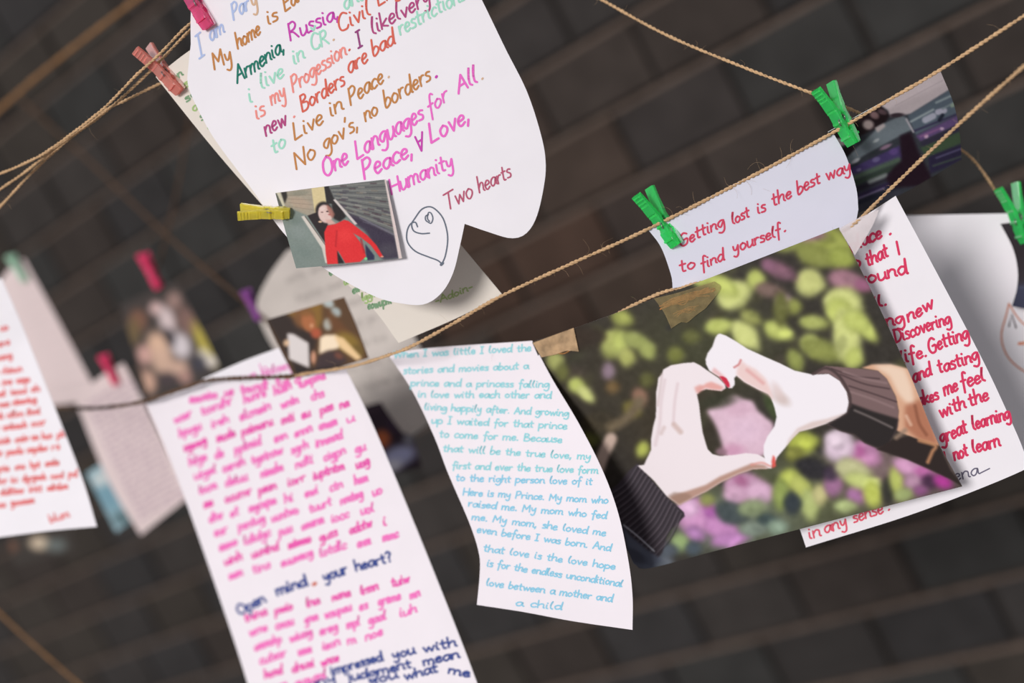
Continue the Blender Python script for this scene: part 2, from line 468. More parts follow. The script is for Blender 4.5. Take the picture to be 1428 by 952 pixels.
# ------------------------------------------------------------------ setting: the dark brick wall
def build_wall():
    CH = .0573 * WALL_D; BL = .105 * WALL_D; MG = .0080; DEP = .0085; BV = .0018; BED = .0008
    zA = CAM[2] + .079 * WALL_D; xJ = -.504 * WALL_D
    V, Fc, MI, CL = [], [], [], []
    rnd = random.Random(5)
    x_lo, x_hi = -2.75 * WALL_D, .55 * WALL_D
    rows = range(-9, 23)
    for r in rows:                                # course below joint A is r = 0
        zt = zA - r * CH - MG / 2; zb = zA - (r + 1) * CH + MG / 2
        off = xJ + (BL / 2 if r % 2 else 0)
        k0 = math.floor((x_lo - off) / BL); k1 = math.ceil((x_hi - off) / BL)
        for k in range(k0, k1):
            xa = off + k * BL + MG / 2 + rnd.uniform(-.002, .002); xb = off + (k + 1) * BL - MG / 2 + rnd.uniform(-.002, .002)
            y = rnd.uniform(-.0010, .0010); n = len(V)
            c0 = np.array(rnd.choice([(50, 47, 46), (53, 49, 47), (48, 46, 46), (53, 47, 44), (54, 49, 45), (50, 49, 48)]), float) + rnd.uniform(-2.5, 2.5)
            # a patch of warmer bricks low in the middle of the wall
            wx, wz = (xa + xb) / 2 / WALL_D, (zt - CAM[2]) / WALL_D
            warm = math.exp(-((wx + .70) / .16) ** 2 - ((wz + .02) / .12) ** 2)
            c0 = lin(c0 * (1 - warm * .6) + np.array((80, 55, 42)) * warm * .6)
            for (yy, i) in ((DEP + .004, 0), (y + BV, 0), (y, BV)):
                V += [(xa + i, yy, zb + i), (xb - i, yy, zb + i), (xb - i, yy, zt - i), (xa + i, yy, zt - i)]
            for lv in (0, 4):
                for e in range(4):
                    a, b = n + lv + e, n + lv + (e + 1) % 4
                    Fc.append([a, b, b + 4, a + 4])
            Fc.append([n + 8, n + 9, n + 10, n + 11])
            MI += [0] * 9; CL += [c0] * 12
    z_top, z_bot = zA - rows[0] * CH + .002, 0.0
    def slab(x0, x1, y0, y1, z0, z1, mi):
        n = len(V)
        for y in (y0, y1): V.extend([(x0, y, z0), (x1, y, z0), (x1, y, z1), (x0, y, z1)])
        Fc.extend([[n, n + 1, n + 2, n + 3], [n + 7, n + 6, n + 5, n + 4]])
        for e in range(4): Fc.append([n + e, n + 4 + e, n + 4 + (e + 1) % 4, n + (e + 1) % 4])
        MI.extend([mi] * 6); CL.extend([lin((60, 52, 46))] * 8)
    slab(x_lo - .05, x_hi + .05, DEP, DEP + .11, z_bot, z_top, 1)
    for r in rows:                                # flush bed joints, raked perpends
        z = zA - r * CH
        slab(x_lo, x_hi, BED, DEP + .001, z - MG / 2 - .0006, z + MG * .02, 2)
    o = mesh_obj('wall_back', V, Fc, [M_brick, M_mortar_shade, M_mortar], origin=np.array([-.75 * WALL_D, 0, CAM[2]]), mat_idx=MI, colors=np.array(CL))
    o['kind'] = 'structure'; o['label'] = 'dark charcoal brick wall behind the hanging papers'; o['category'] = 'wall'
    V, Fc = [], []
    for z in (0, -.08): V += [(x_lo - .3, -3.4, z), (x_hi + .6, -3.4, z), (x_hi + .6, .119, z), (x_lo - .3, .119, z)]
    Fc = [[0, 1, 2, 3], [7, 6, 5, 4]] + [[e, 4 + e, 4 + (e + 1) % 4, (e + 1) % 4] for e in range(4)]
    o = mesh_obj('floor', V, Fc, M_pavement)
    o['kind'] = 'structure'; o['label'] = 'grey pavement below the brick wall'; o['category'] = 'floor'
build_wall()

# ------------------------------------------------------------------ twine
def tube(P, rad, ns=7):
    """swept tube along P (n,3)"""
    P = np.asarray(P, float); n = len(P)
    T = np.gradient(P, axis=0); T /= np.linalg.norm(T, axis=1)[:, None]
    up = np.array([0, 0, 1.0]); A = np.cross(T, up); A /= np.linalg.norm(A, axis=1)[:, None] + 1e-9; B = np.cross(T, A)
    ph = np.linspace(0, 2 * math.pi, ns, endpoint=False)
    rad = np.broadcast_to(np.asarray(rad, float), (n,))
    V = P[:, None] + rad[:, None, None] * (np.cos(ph)[None, :, None] * A[:, None] + np.sin(ph)[None, :, None] * B[:, None])
    V = V.reshape(-1, 3); Fc = []
    for i in range(n - 1):
        for j in range(ns):
            a = i * ns + j; b = i * ns + (j + 1) % ns
            Fc.append([a, b, b + ns, a + ns])
    Fc.append(list(range(ns))[::-1]); Fc.append([(n - 1) * ns + j for j in range(ns)])
    return V, Fc

def path3(pts, ds=.0009):
    P = spline([tuple(pt(*q)) for q in pts], 14)
    L = np.r_[0, np.cumsum(np.linalg.norm(np.diff(P, axis=0), axis=1))]
    t = np.arange(0, L[-1], ds)
    return np.stack([np.interp(t, L, P[:, i]) for i in range(3)], -1), t

def twine(pts, label, mat=None, r=.00052, pitch=.0046, fibres=0, flen=.008, ds=.0009, fuzz=None, knot=None):
    mat = mat or M_jute
    for end in (0, -1):                          # run on well past the picture's border
        e, b = np.array(pts[end], float), np.array(pts[1 if end == 0 else -2], float)
        if e[0] < 0 or e[0] > W or e[1] < 0 or e[1] > H:
            v = (e - b) / np.linalg.norm((e - b)[:2]) * 260
            q = tuple(e + v * (1, 1, .5))
            pts = [q] + list(pts) if end == 0 else list(pts) + [q]
    P, t = path3(pts, ds)
    o = tag(empty('twine', P[len(P) // 2]), label, 'twine')
    T = np.gradient(P, axis=0); T /= np.linalg.norm(T, axis=1)[:, None]
    A = np.cross(T, [0, 0, 1.0]); A /= np.linalg.norm(A, axis=1)[:, None]; B = np.cross(T, A)
    wob = 1 + .16 * np.sin(t * 410 + 1) + .12 * np.sin(t * 1030) + .10 * np.sin(t * 173)
    for s in (0, math.pi):
        ph = t / pitch * 2 * math.pi + s
        C = P + (A * np.cos(ph)[:, None] + B * np.sin(ph)[:, None]) * r * .85
        V, Fc = tube(C, r * wob * (1.0 if s == 0 else .93), 7)
        mesh_obj('strand', V, Fc, mat, o, smooth=True)
    if fibres:
        V, Fc = [], []; n = 0
        for _ in range(fibres):
            i = random.randrange(4, len(P) - 4) if fuzz is None or random.random() < .45 else int(np.clip(random.gauss(fuzz[0], fuzz[1]), .01, .99) * (len(P) - 9)) + 4
            side = A[i] * math.cos(a := random.uniform(0, 6.28)) + B[i] * math.sin(a)
            L = random.uniform(.25, 1.0) ** 1.6 * flen
            d = T[i] * random.choice([-1, 1]) * random.uniform(.2, 1.2) + side
            d /= np.linalg.norm(d)
            c = np.cross(d, T[i]) * random.uniform(-1, 1) + np.array([0, 0, random.uniform(-.7, .25)])
            s_ = np.linspace(0, 1, 12)[:, None]
            e = np.cross(d, c); e /= np.linalg.norm(e) + 1e-9; w_ = random.uniform(1.5, 4.5)
            q = P[i] + side * r * 1.1 + d * L * s_ * .8 + c * L * .6 * s_ ** 2 + (e * np.sin(s_ * w_) + np.cross(d, e) * (np.cos(s_ * w_) - 1)) * L * .22
            v, f = tube(q, np.linspace(.000045, .000025, 12), 3)
            V.append(v); Fc += [[k + n for k in ff] for ff in f]; n += len(v)
        fo = mesh_obj('loose_fibres', np.vstack(V), Fc, M_fibre, o)
        fo['kind'] = 'stuff'
    if knot is not None:
        c = P[int(knot * (len(P) - 1))]
        a = np.linspace(0, 2 * math.pi * 2.6, 70)
        q = c + np.stack([np.cos(a) * .0022 + .0006 * np.sin(a * 1.7), np.sin(a * 1.31) * .0018, np.sin(a) * .0023], -1)
        V, Fc = tube(q, r * 1.25, 7)
        mesh_obj('knot', V, Fc, mat, o, smooth=True)
    return o

twine([(1500, -25, .605), (1428, 22, .612), (1310, 98, .630), (1240, 139, .640), (1165, 183, .6475), (1050, 245, .6485), (900, 321, .6495), (800, 366, .655), (700, 412, .6635), (630, 452, .669), (575, 482, .6745), (541, 495, .686),
       (500, 508, .708), (465, 515, .724), (430, 520, .742), (395, 528, .757)],
      'long jute twine across the middle carrying the paper strip', fibres=70, flen=.010, fuzz=(.52, .10))
twine([(1490, 40, .562), (1428, 92, .584), (1335, 175, .612), (1240, 265, .6395), (1195, 309, .6335), (1165, 327, .6385), (1100, 354, .6455), (1010, 385, .6535), (960, 398, .6585), (905, 415, .6650), (800, 468, .6800), (745, 484, .6875), (660, 494, .699), (600, 497, .708), (560, 500, .714)],
      'jute twine crossing the train photograph and running along the hands photograph top', fibres=70, flen=.006)
twine([(800, -22, .70), (840, 0, .697), (930, 49, .680), (1040, 95, .660), (1140, 133, .6475), (1180, 150, .668), (1250, 178, .695), (1345, 212, .716), (1402, 287, .7350), (1450, 352, .748)],
      'jute twine descending from the top edge to the two rightmost green clothespins', r=.00046, pitch=.005, fibres=90, flen=.006)
twine([(330, -30, .664), (285, 15, .660), (252, 45, .658), (222, 76, .6575), (190, 105, .661), (140, 155, .668), (70, 208, .68), (40, 225, .687), (0, 242, .695), (-60, 262, .71)],
      'upper left twine whose end fans out highest at the left edge', r=.00044, pitch=.0042, fibres=30, flen=.006)
twine([(332, -22, .666), (287, 22, .662), (256, 51, .6625), (226, 82, .6615), (195, 113, .665), (146, 157, .6717), (78, 206, .682), (32, 242, .6925), (0, 264, .697), (-50, 300, .71)],
      'upper left twine between its two neighbours passing behind the salmon clothespin', r=.00044, pitch=.0042, fibres=50, flen=.007)
twine([(340, 70, .685), (280, 92, .676), (218, 119, .672), (175, 140, .673), (140, 158, .6755), (75, 212, .6865), (45, 240, .695), (15, 272, .70), (-30, 320, .715)],
      'lowest of the upper left twines slipping behind the cream sheet', r=.00044, pitch=.0042, fibres=30, flen=.006)
twine([(432, 519, .744), (415, 523, .749), (390, 525, .7535), (330, 527, .762), (290, 530, .771), (255, 541, .780), (205, 558, .796), (170, 565, .815), (130, 569, .845), (95, 568, .88), (40, 566, .92), (-40, 560, .98)],
      'dark brown cord tied above the letter written in pink', mat=M_jute_dark, r=.0007, pitch=.007, ds=.0015, knot=.70)
twine([(-60, 205, 1.16), (0, 152, 1.14), (60, 100, 1.12), (130, 45, 1.10), (200, -8, 1.08), (260, -50, 1.06)],
      'blurred thick twine in the top left corner', mat=M_jute_dim, r=.0011, pitch=.010, ds=.002)
twine([(20, 130, 1.30), (120, 220, 1.19), (230, 325, 1.07), (350, 428, .945), (430, 500, .95)],
      'faint brown twine slanting down to the purple clothespin', mat=M_jute_dark, r=.0008, pitch=.010, ds=.002)
twine([(272, 120, 1.12), (262, 180, 1.11), (246, 270, 1.09), (228, 345, 1.07), (217, 382, 1.062)],
      'faint twine hanging almost upright above the rose clothespin', mat=M_jute_dark, r=.0006, pitch=.010, ds=.002)
twine([(-60, 790, 1.0), (0, 855, .99), (60, 910, .98), (120, 962, .97), (190, 1020, .96)],
      'lone blurred twine in the bottom left corner', mat=M_jute_dim, r=.0006, pitch=.008, ds=.002)

# ------------------------------------------------------------------ letters
def rot_bend(amount, ax='u', k=1.0, power=2):
    return None

# --- heart-shaped letter with coloured felt pens
S_heart = Surf((265, 100, .652), (750, 250, .645), (560, 420, .6505), bend=lambda u, v: .0030 * np.sin(u * 26 + .4) + .0015 * np.sin(v * 24))
HEART = [[(285, -40), (262, 20), (270, 62)], [(270, 62), (263, 90), (262, 118), (275, 150), (300, 195), (350, 262), (400, 330), (455, 376), (520, 412), (560, 423), (592, 424), (616, 408), (632, 380), (642, 340), (648, 312)],
         [(648, 312), (680, 323), (712, 332), (733, 326), (748, 303), (758, 262), (761, 228), (755, 190), (735, 128), (705, 68), (672, 0), (650, -40)], [(650, -40), (285, -40)]]
HEART[0] = [(270, -40), (266, 20), (266, 62)]; HEART[1][0] = (266, 62)
root = tag(empty('handwritten_letter', S_heart.p(300, -30)), 'white heart-shaped letter written line by line in many coloured pens', 'letter')
sheet('sheet', S_heart, HEART, M_paper, root)
LB, OC, DG, MG_, MT, CO, RD, PU, PL, PK, DR, GR, TN = ((176, 192, 230), (196, 133, 78), (34, 120, 104), (200, 72, 176), (164, 222, 200), (240, 146, 138), (218, 104, 88), (150, 70, 128), (180, 76, 130), (236, 110, 200), (186, 92, 118), (104, 112, 126), (214, 178, 148))
ink = Ink()
UP = (-.18, -.98)
def wd(t, x0, y0, x1, y1, c, xh=10.5, hw=1.5): ink.text(t, (x0, y0), (x1, y1), xh * 1.17, hw * .92, c, up=UP, jit=.6)
wd('I', 277, 82, 287, 74, LB, 15); wd('am', 293, 58, 314, 44, LB); wd('Par', 325, 28, 349, 12, LB); wd('y', 351, 12, 361, 6, TN)
wd('My', 298, 98, 325, 84, OC); wd('home', 331, 69, 364, 46, OC); wd('is', 373, 35, 389, 26, OC); wd('Earth', 397, 17, 437, -14, OC)
wd('Armenia,', 330, 117, 398, 70, DG); wd('Russia,', 404, 58, 474, 24, MG_); wd('and', 480, 14, 512, -4, MT)
wd('i', 347, 145, 354, 140, MT); wd('live', 364, 126, 397, 105, MT); wd('in', 409, 90, 426, 80, MT); wd('ČR', 435, 71, 460, 59, MT); wd('.', 463, 57, 468, 55, TN)
wd('Civil', 473, 46, 518, 20, RD); wd('Eng', 527, 8, 560, -12, RD)
wd('is', 357, 167, 371, 158, CO); wd('my', 378, 147, 400, 135, CO); wd('Progession', 408, 129, 484, 75, CO); wd('.', 485, 71, 490, 68, RD)
wd('I', 499, 68, 507, 63, PU); wd('likelvery', 519, 49, 602, 2, PL)
wd('new', 370, 190, 401, 172, PL); wd('.', 408, 165, 413, 162, CO); wd('Borders', 421, 156, 482, 117, RD); wd('are', 486, 104, 514, 84, RD); wd('bad', 520, 79, 552, 60, RD); wd('restrictions', 557, 50, 650, -2, MT)
wd('to', 380, 216, 400, 203, MT); wd('Live', 410, 196, 452, 170, OC); wd('in', 460, 163, 480, 151, OC); wd('Peace', 488, 147, 536, 113, OC); wd('.', 540, 110, 545, 107, TN)
wd('No', 412, 237, 442, 219, OC, 12); wd("gov's,", 452, 211, 501, 178, OC); wd('no', 509, 170, 528, 158, OC); wd('borders', 537, 151, 602, 111, OC, 11); wd('.', 606, 110, 612, 106, MG_, 11, 2)
wd('One', 452, 247, 487, 227, PK, 12, 1.8); wd('Languages', 497, 222, 592, 165, PK, 12, 1.7); wd('for', 598, 161, 626, 138, PK, 11); wd('All', 638, 132, 667, 113, PK, 11, 1.7); wd('.', 670, 111, 676, 108, TN)
wd('Peace,', 507, 250, 578, 216, PK, 12, 1.8); wd('∀', 582, 215, 594, 207, MG_, 11); wd('Love,', 600, 200, 657, 168, PK, 12, 1.8)
wd('Humanity', 545, 271, 634, 232, PK, 10.5, 1.6)
wd('Two', 622, 294, 661, 273, DR, 11, 1.25); wd('hearts', 668, 270, 714, 246, DR, 10, 1.25)
ink.build('handwriting', S_heart, root)
ink = Ink()
def r3(p): return [(320 + a / 3.173, 180 + b / 3.173) for a, b in p]
ink.stroke(r3([(832, 432), (822, 412), (800, 420), (785, 455), (788, 500), (822, 540), (880, 565), (920, 580), (940, 596)]), 1.0, GR)
ink.stroke(r3([(940, 596), (955, 560), (965, 500), (962, 450), (945, 395), (915, 358), (885, 343), (850, 355), (820, 395), (806, 420), (815, 450), (848, 462), (885, 460)]), 1.0, GR)
ink.stroke(r3([(880, 378), (868, 385), (868, 402), (880, 412), (892, 416), (900, 395), (892, 372), (880, 370), (876, 395), (885, 408)]), .9, GR)
ink.stroke(r3([(936, 600), (944, 592)]), 2.0, GR)
ink.build('heart_drawing', S_heart, root)['label'] = 'pencil drawn heart doodle'

# --- cream sheet behind, green writing
S_cream = Surf((218, 108, .664), (700, 410, .6715), (400, 325, .672), bend=lambda u, v: .0010 * np.sin(u * 30))
root = tag(empty('handwritten_letter', S_cream.p(240, 95)), 'cream sheet with green writing half hidden behind the heart-shaped letter', 'letter')
sheet('sheet', S_cream, [[(217, 107), (262, 72), (300, 50)], [(300, 50), (600, 290)], [(600, 290), (640, 338), (700, 410)], [(700, 410), (640, 442), (556, 478)], [(556, 478), (510, 420), (400, 325)], [(400, 325), (300, 210), (217, 107)]], M_paper_cream, root)
ink = Ink(); GN, GN2 = (128, 164, 128), (168, 196, 130)
for i, t in enumerate(['son', 'as', 'se', 'an', 'st', 'an', 'os', 'at', 're', 'ne', 'os']):
    x, y = 238 + i * 10.6, 117 + i * 13.0
    ink.text(t, (x, y), (x + 18 - i * .7, y - 13 + i * .5), 6.0, 1.2, GN if i % 2 == 0 else GN2, slant=.1)
ink.build('handwriting', S_cream, root); ink = Ink()
for i, (x0, y0, x1, y1) in enumerate([(460, 385, 500, 362), (480, 398, 530, 375), (492, 410, 560, 380), (505, 420, 545, 405), (513, 432, 556, 420)]):
    ink.scribble((x0, y0), (x1, y1), 6, 1.2, GN2 if i % 2 else GN)
ink.build('handwriting', S_cream, root); ink = Ink()
ink.text('-Adoin-', (607, 424), (660, 403), 5.5, 1.0, (178, 198, 130), slant=.2)
ink.build('signature', S_cream, root)

# --- greyish letter further back
S_grey = Surf((358, 430, .94), (560, 470, .885), (590, 600, .90), bend=lambda u, v: .004 * np.sin(u * 60) + .003 * np.sin(v * 50))
root = tag(empty('handwritten_letter', S_grey.p(450, 345)), 'greyish letter out of focus behind the dim portrait photograph', 'letter')
sheet('sheet', S_grey, [[(400, 350), (470, 320)], [(470, 320), (560, 440), (625, 560)], [(625, 560), (595, 592), (575, 607)], [(575, 607), (545, 596), (500, 565)], [(500, 565), (430, 545), (400, 512)], [(400, 512), (370, 465), (358, 425), (375, 385), (400, 350)]], M_paper_grey, root)
ink = Ink()
for i in range(7):
    ink.scribble((400 + i * 13, 395 + i * 26), (480 + i * 15, 365 + i * 27), 6, 1.0, (186, 177, 171))
ink.build('handwriting', S_grey, root)

# --- paper strip
S_strip = Surf((905, 320, .6515), (1165, 188, .6490), (940, 390, .6590), bend=lambda u, v: .0018 * np.cos(u * 30))
root = tag(empty('paper_strip', S_strip.p(1040, 255)), 'white paper strip with two red lines about getting lost, under two green clothespins', 'paper strip')
sheet('sheet', S_strip, [[(903, 319), (1020, 259), (1163, 187)], [(1163, 187), (1180, 218), (1194, 262), (1197, 292)], [(1197, 292), (1190, 330)], [(1190, 330), (1050, 378), (938, 402)], [(938, 402), (936, 384), (922, 345), (903, 319)]], M_paper_blue, root)
ink = Ink(); RS = (222, 78, 106)
def wr(t, x0, y0, x1, y1, xh=9.5, hw=1.35, c=RS): ink.text(t, (x0, y0), (x1, y1), xh, hw, c, up=(-.12, -.99), jit=.5)
wr('Getting', 948, 345, 1011, 314, 9); wr('lost', 1021, 313, 1046, 302, 8.5); wr('is', 1056, 299, 1069, 293, 9); wr('the', 1077, 288, 1105, 274, 9.5); wr('best', 1112, 272, 1145, 254, 9.5); wr('way', 1152, 252, 1188, 238, 9.5)
wr('to', 948, 380, 971, 372, 9); wr('find', 978, 376, 1011, 361, 8.5); wr('yourself', 1022, 353, 1090, 327, 9); wr('.', 1092, 324, 1098, 321)
ink.build('handwriting', S_strip, root)

# --- red-pen letter behind the hands photograph
S_red = Surf((1250, 275, .646), (1060, 400, .664), (1280, 714, .661), bend=lambda u, v: .0022 * np.sin(u * 28 + 1))
root = tag(empty('handwritten_letter', S_red.p(1230, 285)), 'white letter in bold red pen behind the right side of the hands photograph', 'letter')
sheet('sheet', S_red, [[(1040, 400), (1130, 355), (1180, 318), (1249, 273)], [(1249, 273), (1300, 368), (1372, 505), (1416, 600), (1432, 640)], [(1432, 640), (1428, 655), (1280, 714), (1124, 763)], [(1124, 763), (1085, 640), (1040, 400)]], M_paper, root)
ink = Ink(); RB = (218, 58, 98)
def wq(t, x0, y0, x1, y1, xh=9.5, hw=1.7, c=RB): ink.text(t, (x0, y0), (x1, y1), xh * 1.12, hw, c, up=(-.2, -.98), jit=.5)
wq('place', 1186, 351, 1231, 330, 9); wq('.', 1239, 328, 1245, 325); wq('so', 1180, 378, 1202, 371); wq('that', 1209, 371, 1240, 357, 9); wq('|', 1250, 357, 1258, 353, 10); wq('around', 1186, 402, 1267, 380, 9)
wq('all.', 1205, 435, 1238, 424, 8); wq('trying', 1196, 466, 1262, 449, 9); wq('new', 1266, 450, 1303, 428, 9)
wq('Discovering', 1248, 478, 1327, 450, 9, 1.6); wq('life.', 1256, 507, 1294, 496, 9); wq('Getting', 1296, 493, 1352, 471, 9.5)
wq('and', 1274, 534, 1300, 521, 9); wq('tasting', 1309, 521, 1366, 501, 9); wq('makes', 1270, 570, 1310, 556, 8.5); wq('me', 1317, 552, 1337, 543, 9.5); wq('feel', 1341, 542, 1375, 530, 9.5)
wq('with', 1311, 583, 1348, 568, 9); wq('the', 1352, 567, 1380, 556, 9); wq('great', 1312, 618, 1350, 602, 9.5); wq('learning', 1357, 599, 1410, 583, 9)
wq('|', 1316, 648, 1323, 645, 9); wq('not', 1331, 642, 1351, 634, 9); wq('learn', 1357, 632, 1396, 621, 9)
ink.build('handwriting', S_red, root); ink = Ink()
wq('in', 1128, 752, 1146, 746, 8, 1.3, (226, 92, 112)); wq('any', 1150, 744, 1183, 732, 8, 1.3, (226, 92, 112)); wq('sense', 1190, 729, 1233, 714, 8, 1.3, (226, 92, 112)); wq('.', 1237, 712, 1243, 709, 9, 1.3, (226, 92, 112))
ink.build('handwriting', S_red, root)['label'] = 'thinner red last line'; ink = Ink()
wq('Lena', 1318, 676, 1366, 660, 8.5, 1.0, (110, 105, 125)); ink.stroke([(1366, 660), (1374, 656), (1380, 653)], .9, (110, 105, 125))
ink.build('signature', S_red, root)['label'] = 'grey pencil signature'

# --- curled white page at the right with a drawn heart
S_white = Surf((1275, 300, .742), (1412, 298, .730), (1428, 600, .752),
               bend=lambda u, v: -.9 * np.clip(-(u + .006 - .32 * (v - .0)) , 0, 1) ** 1.55, down=(0.05, 1))
root = tag(empty('drawing_page', S_white.p(1400, 305)), 'curled white page with an orange outlined heart at the right edge', 'page')
sheet('sheet', S_white, [[(1200, 302), (1330, 299), (1428, 297), (1475, 296)], [(1475, 296), (1490, 620)], [(1490, 620), (1440, 640), (1330, 600)], [(1330, 600), (1260, 440), (1200, 302)]], M_paper, root)
ink = Ink(); OR = (214, 150, 128)
ink.stroke([(1407, 423), (1403, 440), (1397, 462), (1398, 480), (1406, 498), (1420, 512), (1440, 524)], 1.3, OR)
ink.stroke([(1407, 423), (1416, 438), (1426, 450), (1442, 462)], 1.2, OR)
ink.stroke([(1421, 479), (1432, 478)], 2.2, (226, 150, 120))
ink.stroke([(1407, 455), (1411, 438), (1417, 457)], 1.2, (70, 50, 62), 0)
ink.build('heart_drawing', S_white, root)

# --- letter in pink pen
S_pink = Surf((205, 560, .800), (485, 515, .738), (500, 950, .752), bend=lambda u, v: .0045 * np.sin(u * 20 + .3) - .003 * np.cos(v * 14))
root = tag(empty('handwritten_letter', S_pink.p(345, 540)), 'long letter filled with pink handwriting and some dark blue lines', 'letter')
sheet('sheet', S_pink, [[(203, 561), (240, 547), (262, 538), (285, 530), (350, 527), (405, 522)], [(405, 522), (440, 519), (482, 514)], [(482, 514), (520, 592), (580, 735), (640, 885), (672, 970), (690, 1015)], [(690, 1015), (370, 1040)],
                        [(370, 1040), (345, 952), (318, 868), (265, 715), (228, 618), (203, 561)]], M_paper_rosy, root)
ink = Ink(); PP, PD, BL_ = (242, 122, 194), (236, 96, 178), (62, 78, 144)
def LS(t): return np.array([250 + 7.0 * t, 610 + 19.8 * t])
def LE(t): return np.array([480 + 7.6 * t, 546 + 20.4 * t])
ink.scribble((264, 562), (420, 533), 7, 1.5, PP)
for i in range(-1, 19):
    if i in (11,): continue
    a, b = LS(i), LE(i)
    if i == 12:
        a, b = LS(12) + (0, 0), LE(12)
        d = (b - a) / np.linalg.norm(b - a)
        pen = ink; ink = Ink()
        ink.text('Open', (334, 858), (372, 838), 8, 1.7, BL_); ink.text('mind', (386, 830), (430, 815), 8, 1.9, BL_); ink.stroke([(437, 815), (440, 813)], 2.6, (206, 112, 96))
        ink.text('your', (452, 810), (486, 799), 8, 1.7, BL_); ink.text('heart?', (496, 796), (548, 782), 8, 1.6, BL_)
        ink.build('handwriting', S_pink, root)['label'] = 'dark blue line of handwriting'; ink = pen
        continue
    for _k in range(1):
        b2 = a + (b - a) * (1.0 if i % 3 else .97)
        if i > 14: b2 = a + (b - a) * {15: .95, 16: .72, 17: .45, 18: .34}[i]
        ink.scribble(a, b2, 6.8, 1.5, PD if i % 4 == 1 else PP, rise=.10, slant=.25, gap=(1.3, 2.8))
ink.build('handwriting', S_pink, root)['label'] = 'pink handwriting'; ink = Ink()
for (a, b, t) in [((462, 941), (535, 920), 'impressed'), ((548, 919), (580, 910), 'you'), ((590, 910), (638, 900), 'with'), ((430, 960), (470, 949), 'any'), ((484, 950), (575, 930), 'judgment'), ((590, 928), (642, 916), 'mean'),
                  ((515, 955), (556, 944), 'you'), ((564, 948), (612, 936), 'what'), ((624, 938), (656, 944), 'me')]:
    ink.text(t, a, b, 7, 1.6, BL_)
ink.build('handwriting', S_pink, root)['label'] = 'dark blue handwriting at the bottom'

# --- second sheet peeping over the cord
S_flap = Surf((290, 524, .782), (395, 483, .765), (413, 525, .765))
root = tag(empty('handwritten_letter', S_flap.p(340, 505)), 'white triangle of a second sheet rising above the dark cord', 'letter')
sheet('sheet', S_flap, [[(283, 528), (340, 503), (397, 482)], [(397, 482), (416, 524)], [(416, 524), (425, 552)], [(425, 552), (300, 560)], [(300, 560), (283, 528)]], M_paper, root)
ink = Ink()
ink.scribble((325, 536), (412, 512), 7, 1.2, (238, 150, 206)); ink.text('h', (365, 521), (376, 517), 7, 1.0, (238, 160, 210))
ink.build('handwriting', S_flap, root)

# --- letter in turquoise pen
S_blue = Surf((545, 490, .7085), (745, 475, .6795), (780, 870, .672), bend=lambda u, v: .0050 * np.sin(v * 26 - u * 8) - .0012 * np.cos(u * 40))
root = tag(empty('handwritten_letter', S_blue.p(650, 482)), 'curling letter in turquoise handwriting hanging left of the hands photograph', 'letter')
sheet('sheet', S_blue, [[(541, 494), (600, 485), (742, 475)], [(742, 475), (770, 528), (807, 590), (840, 655), (862, 715), (876, 780), (882, 830), (882, 878)], [(882, 878), (800, 866), (730, 853), (665, 843)],
                        [(665, 843), (669, 800), (668, 772), (655, 730), (625, 660), (606, 610), (575, 545), (541, 494)]], M_paper_rosy, root)
ink = Ink(); TQ, TB = (148, 212, 220), (140, 202, 228)
for i, (t, x0, y0, x1, y1) in enumerate([
    ('When I was little I loved the', 548, 499, 741, 489), ('stories and movies about a', 562, 521, 737, 514), ('prince and a princess falling', 572, 538, 766, 540), ('in love with each other and', 582, 554, 769, 555),
    ('living happily after. And growing', 591, 571, 793, 580), ('up I waited for that prince', 601, 590, 791, 598), ('to come for me. Because', 612, 609, 784, 617), ('that will be the true love, my', 617, 629, 824, 641),
    ('first and ever the true love form', 630, 653, 834, 660), ('to the right person love of it', 635, 670, 826, 676), ('Here is my Prince. My mom who', 645, 690, 848, 702), ('raised me. My mom who fed', 652, 706, 846, 723),
    ('me. My mom, she loved me', 657, 724, 845, 747), ('even before I was born. And', 664, 742, 852, 768), ('that love is the love hope', 673, 768, 858, 794), ('is for the endless unconditional', 678, 789, 868, 818),
    ('love between a mother and', 677, 816, 854, 839), ('a child', 718, 844, 784, 850)]):
    ink.text(t, (x0, y0), (x1, y1), 5.4, 1.0, TQ if i < 9 else TB, slant=.12, jit=.7)
ink.build('handwriting', S_blue, root)

# --- red letter at the left edge
S_left = Surf((0, 390, .80), (135, 735, .772), (0, 750, .79), bend=lambda u, v: .002 * np.sin(v * 22))
root = tag(empty('handwritten_letter', S_left.p(-20, 395)), 'white letter in small red handwriting cut by the left edge', 'letter')
sheet('sheet', S_left, [[(-70, 400), (2, 388)], [(2, 388), (28, 447), (78, 572), (115, 668), (135, 734)], [(135, 734), (60, 741), (-60, 757)], [(-60, 757), (-70, 400)]], M_paper, root)
ink = Ink(); RL = (232, 128, 130)
for i, (x1, y1) in enumerate([(12, 459), (14, 480), (22, 498), (44, 515), (46, 531), (56, 545), (54, 560), (70, 575), (64, 592), (90, 609), (84, 626), (82, 648), (108, 664), (108, 680), (52, 700)]):
    ink.scribble((-60, y1 + 16), (x1, y1), 5.0, 1.25, RL, slant=.1)
ink.text('blum', (70, 729), (98, 720), 6, 1.1, RL)
ink.build('handwriting', S_left, root)

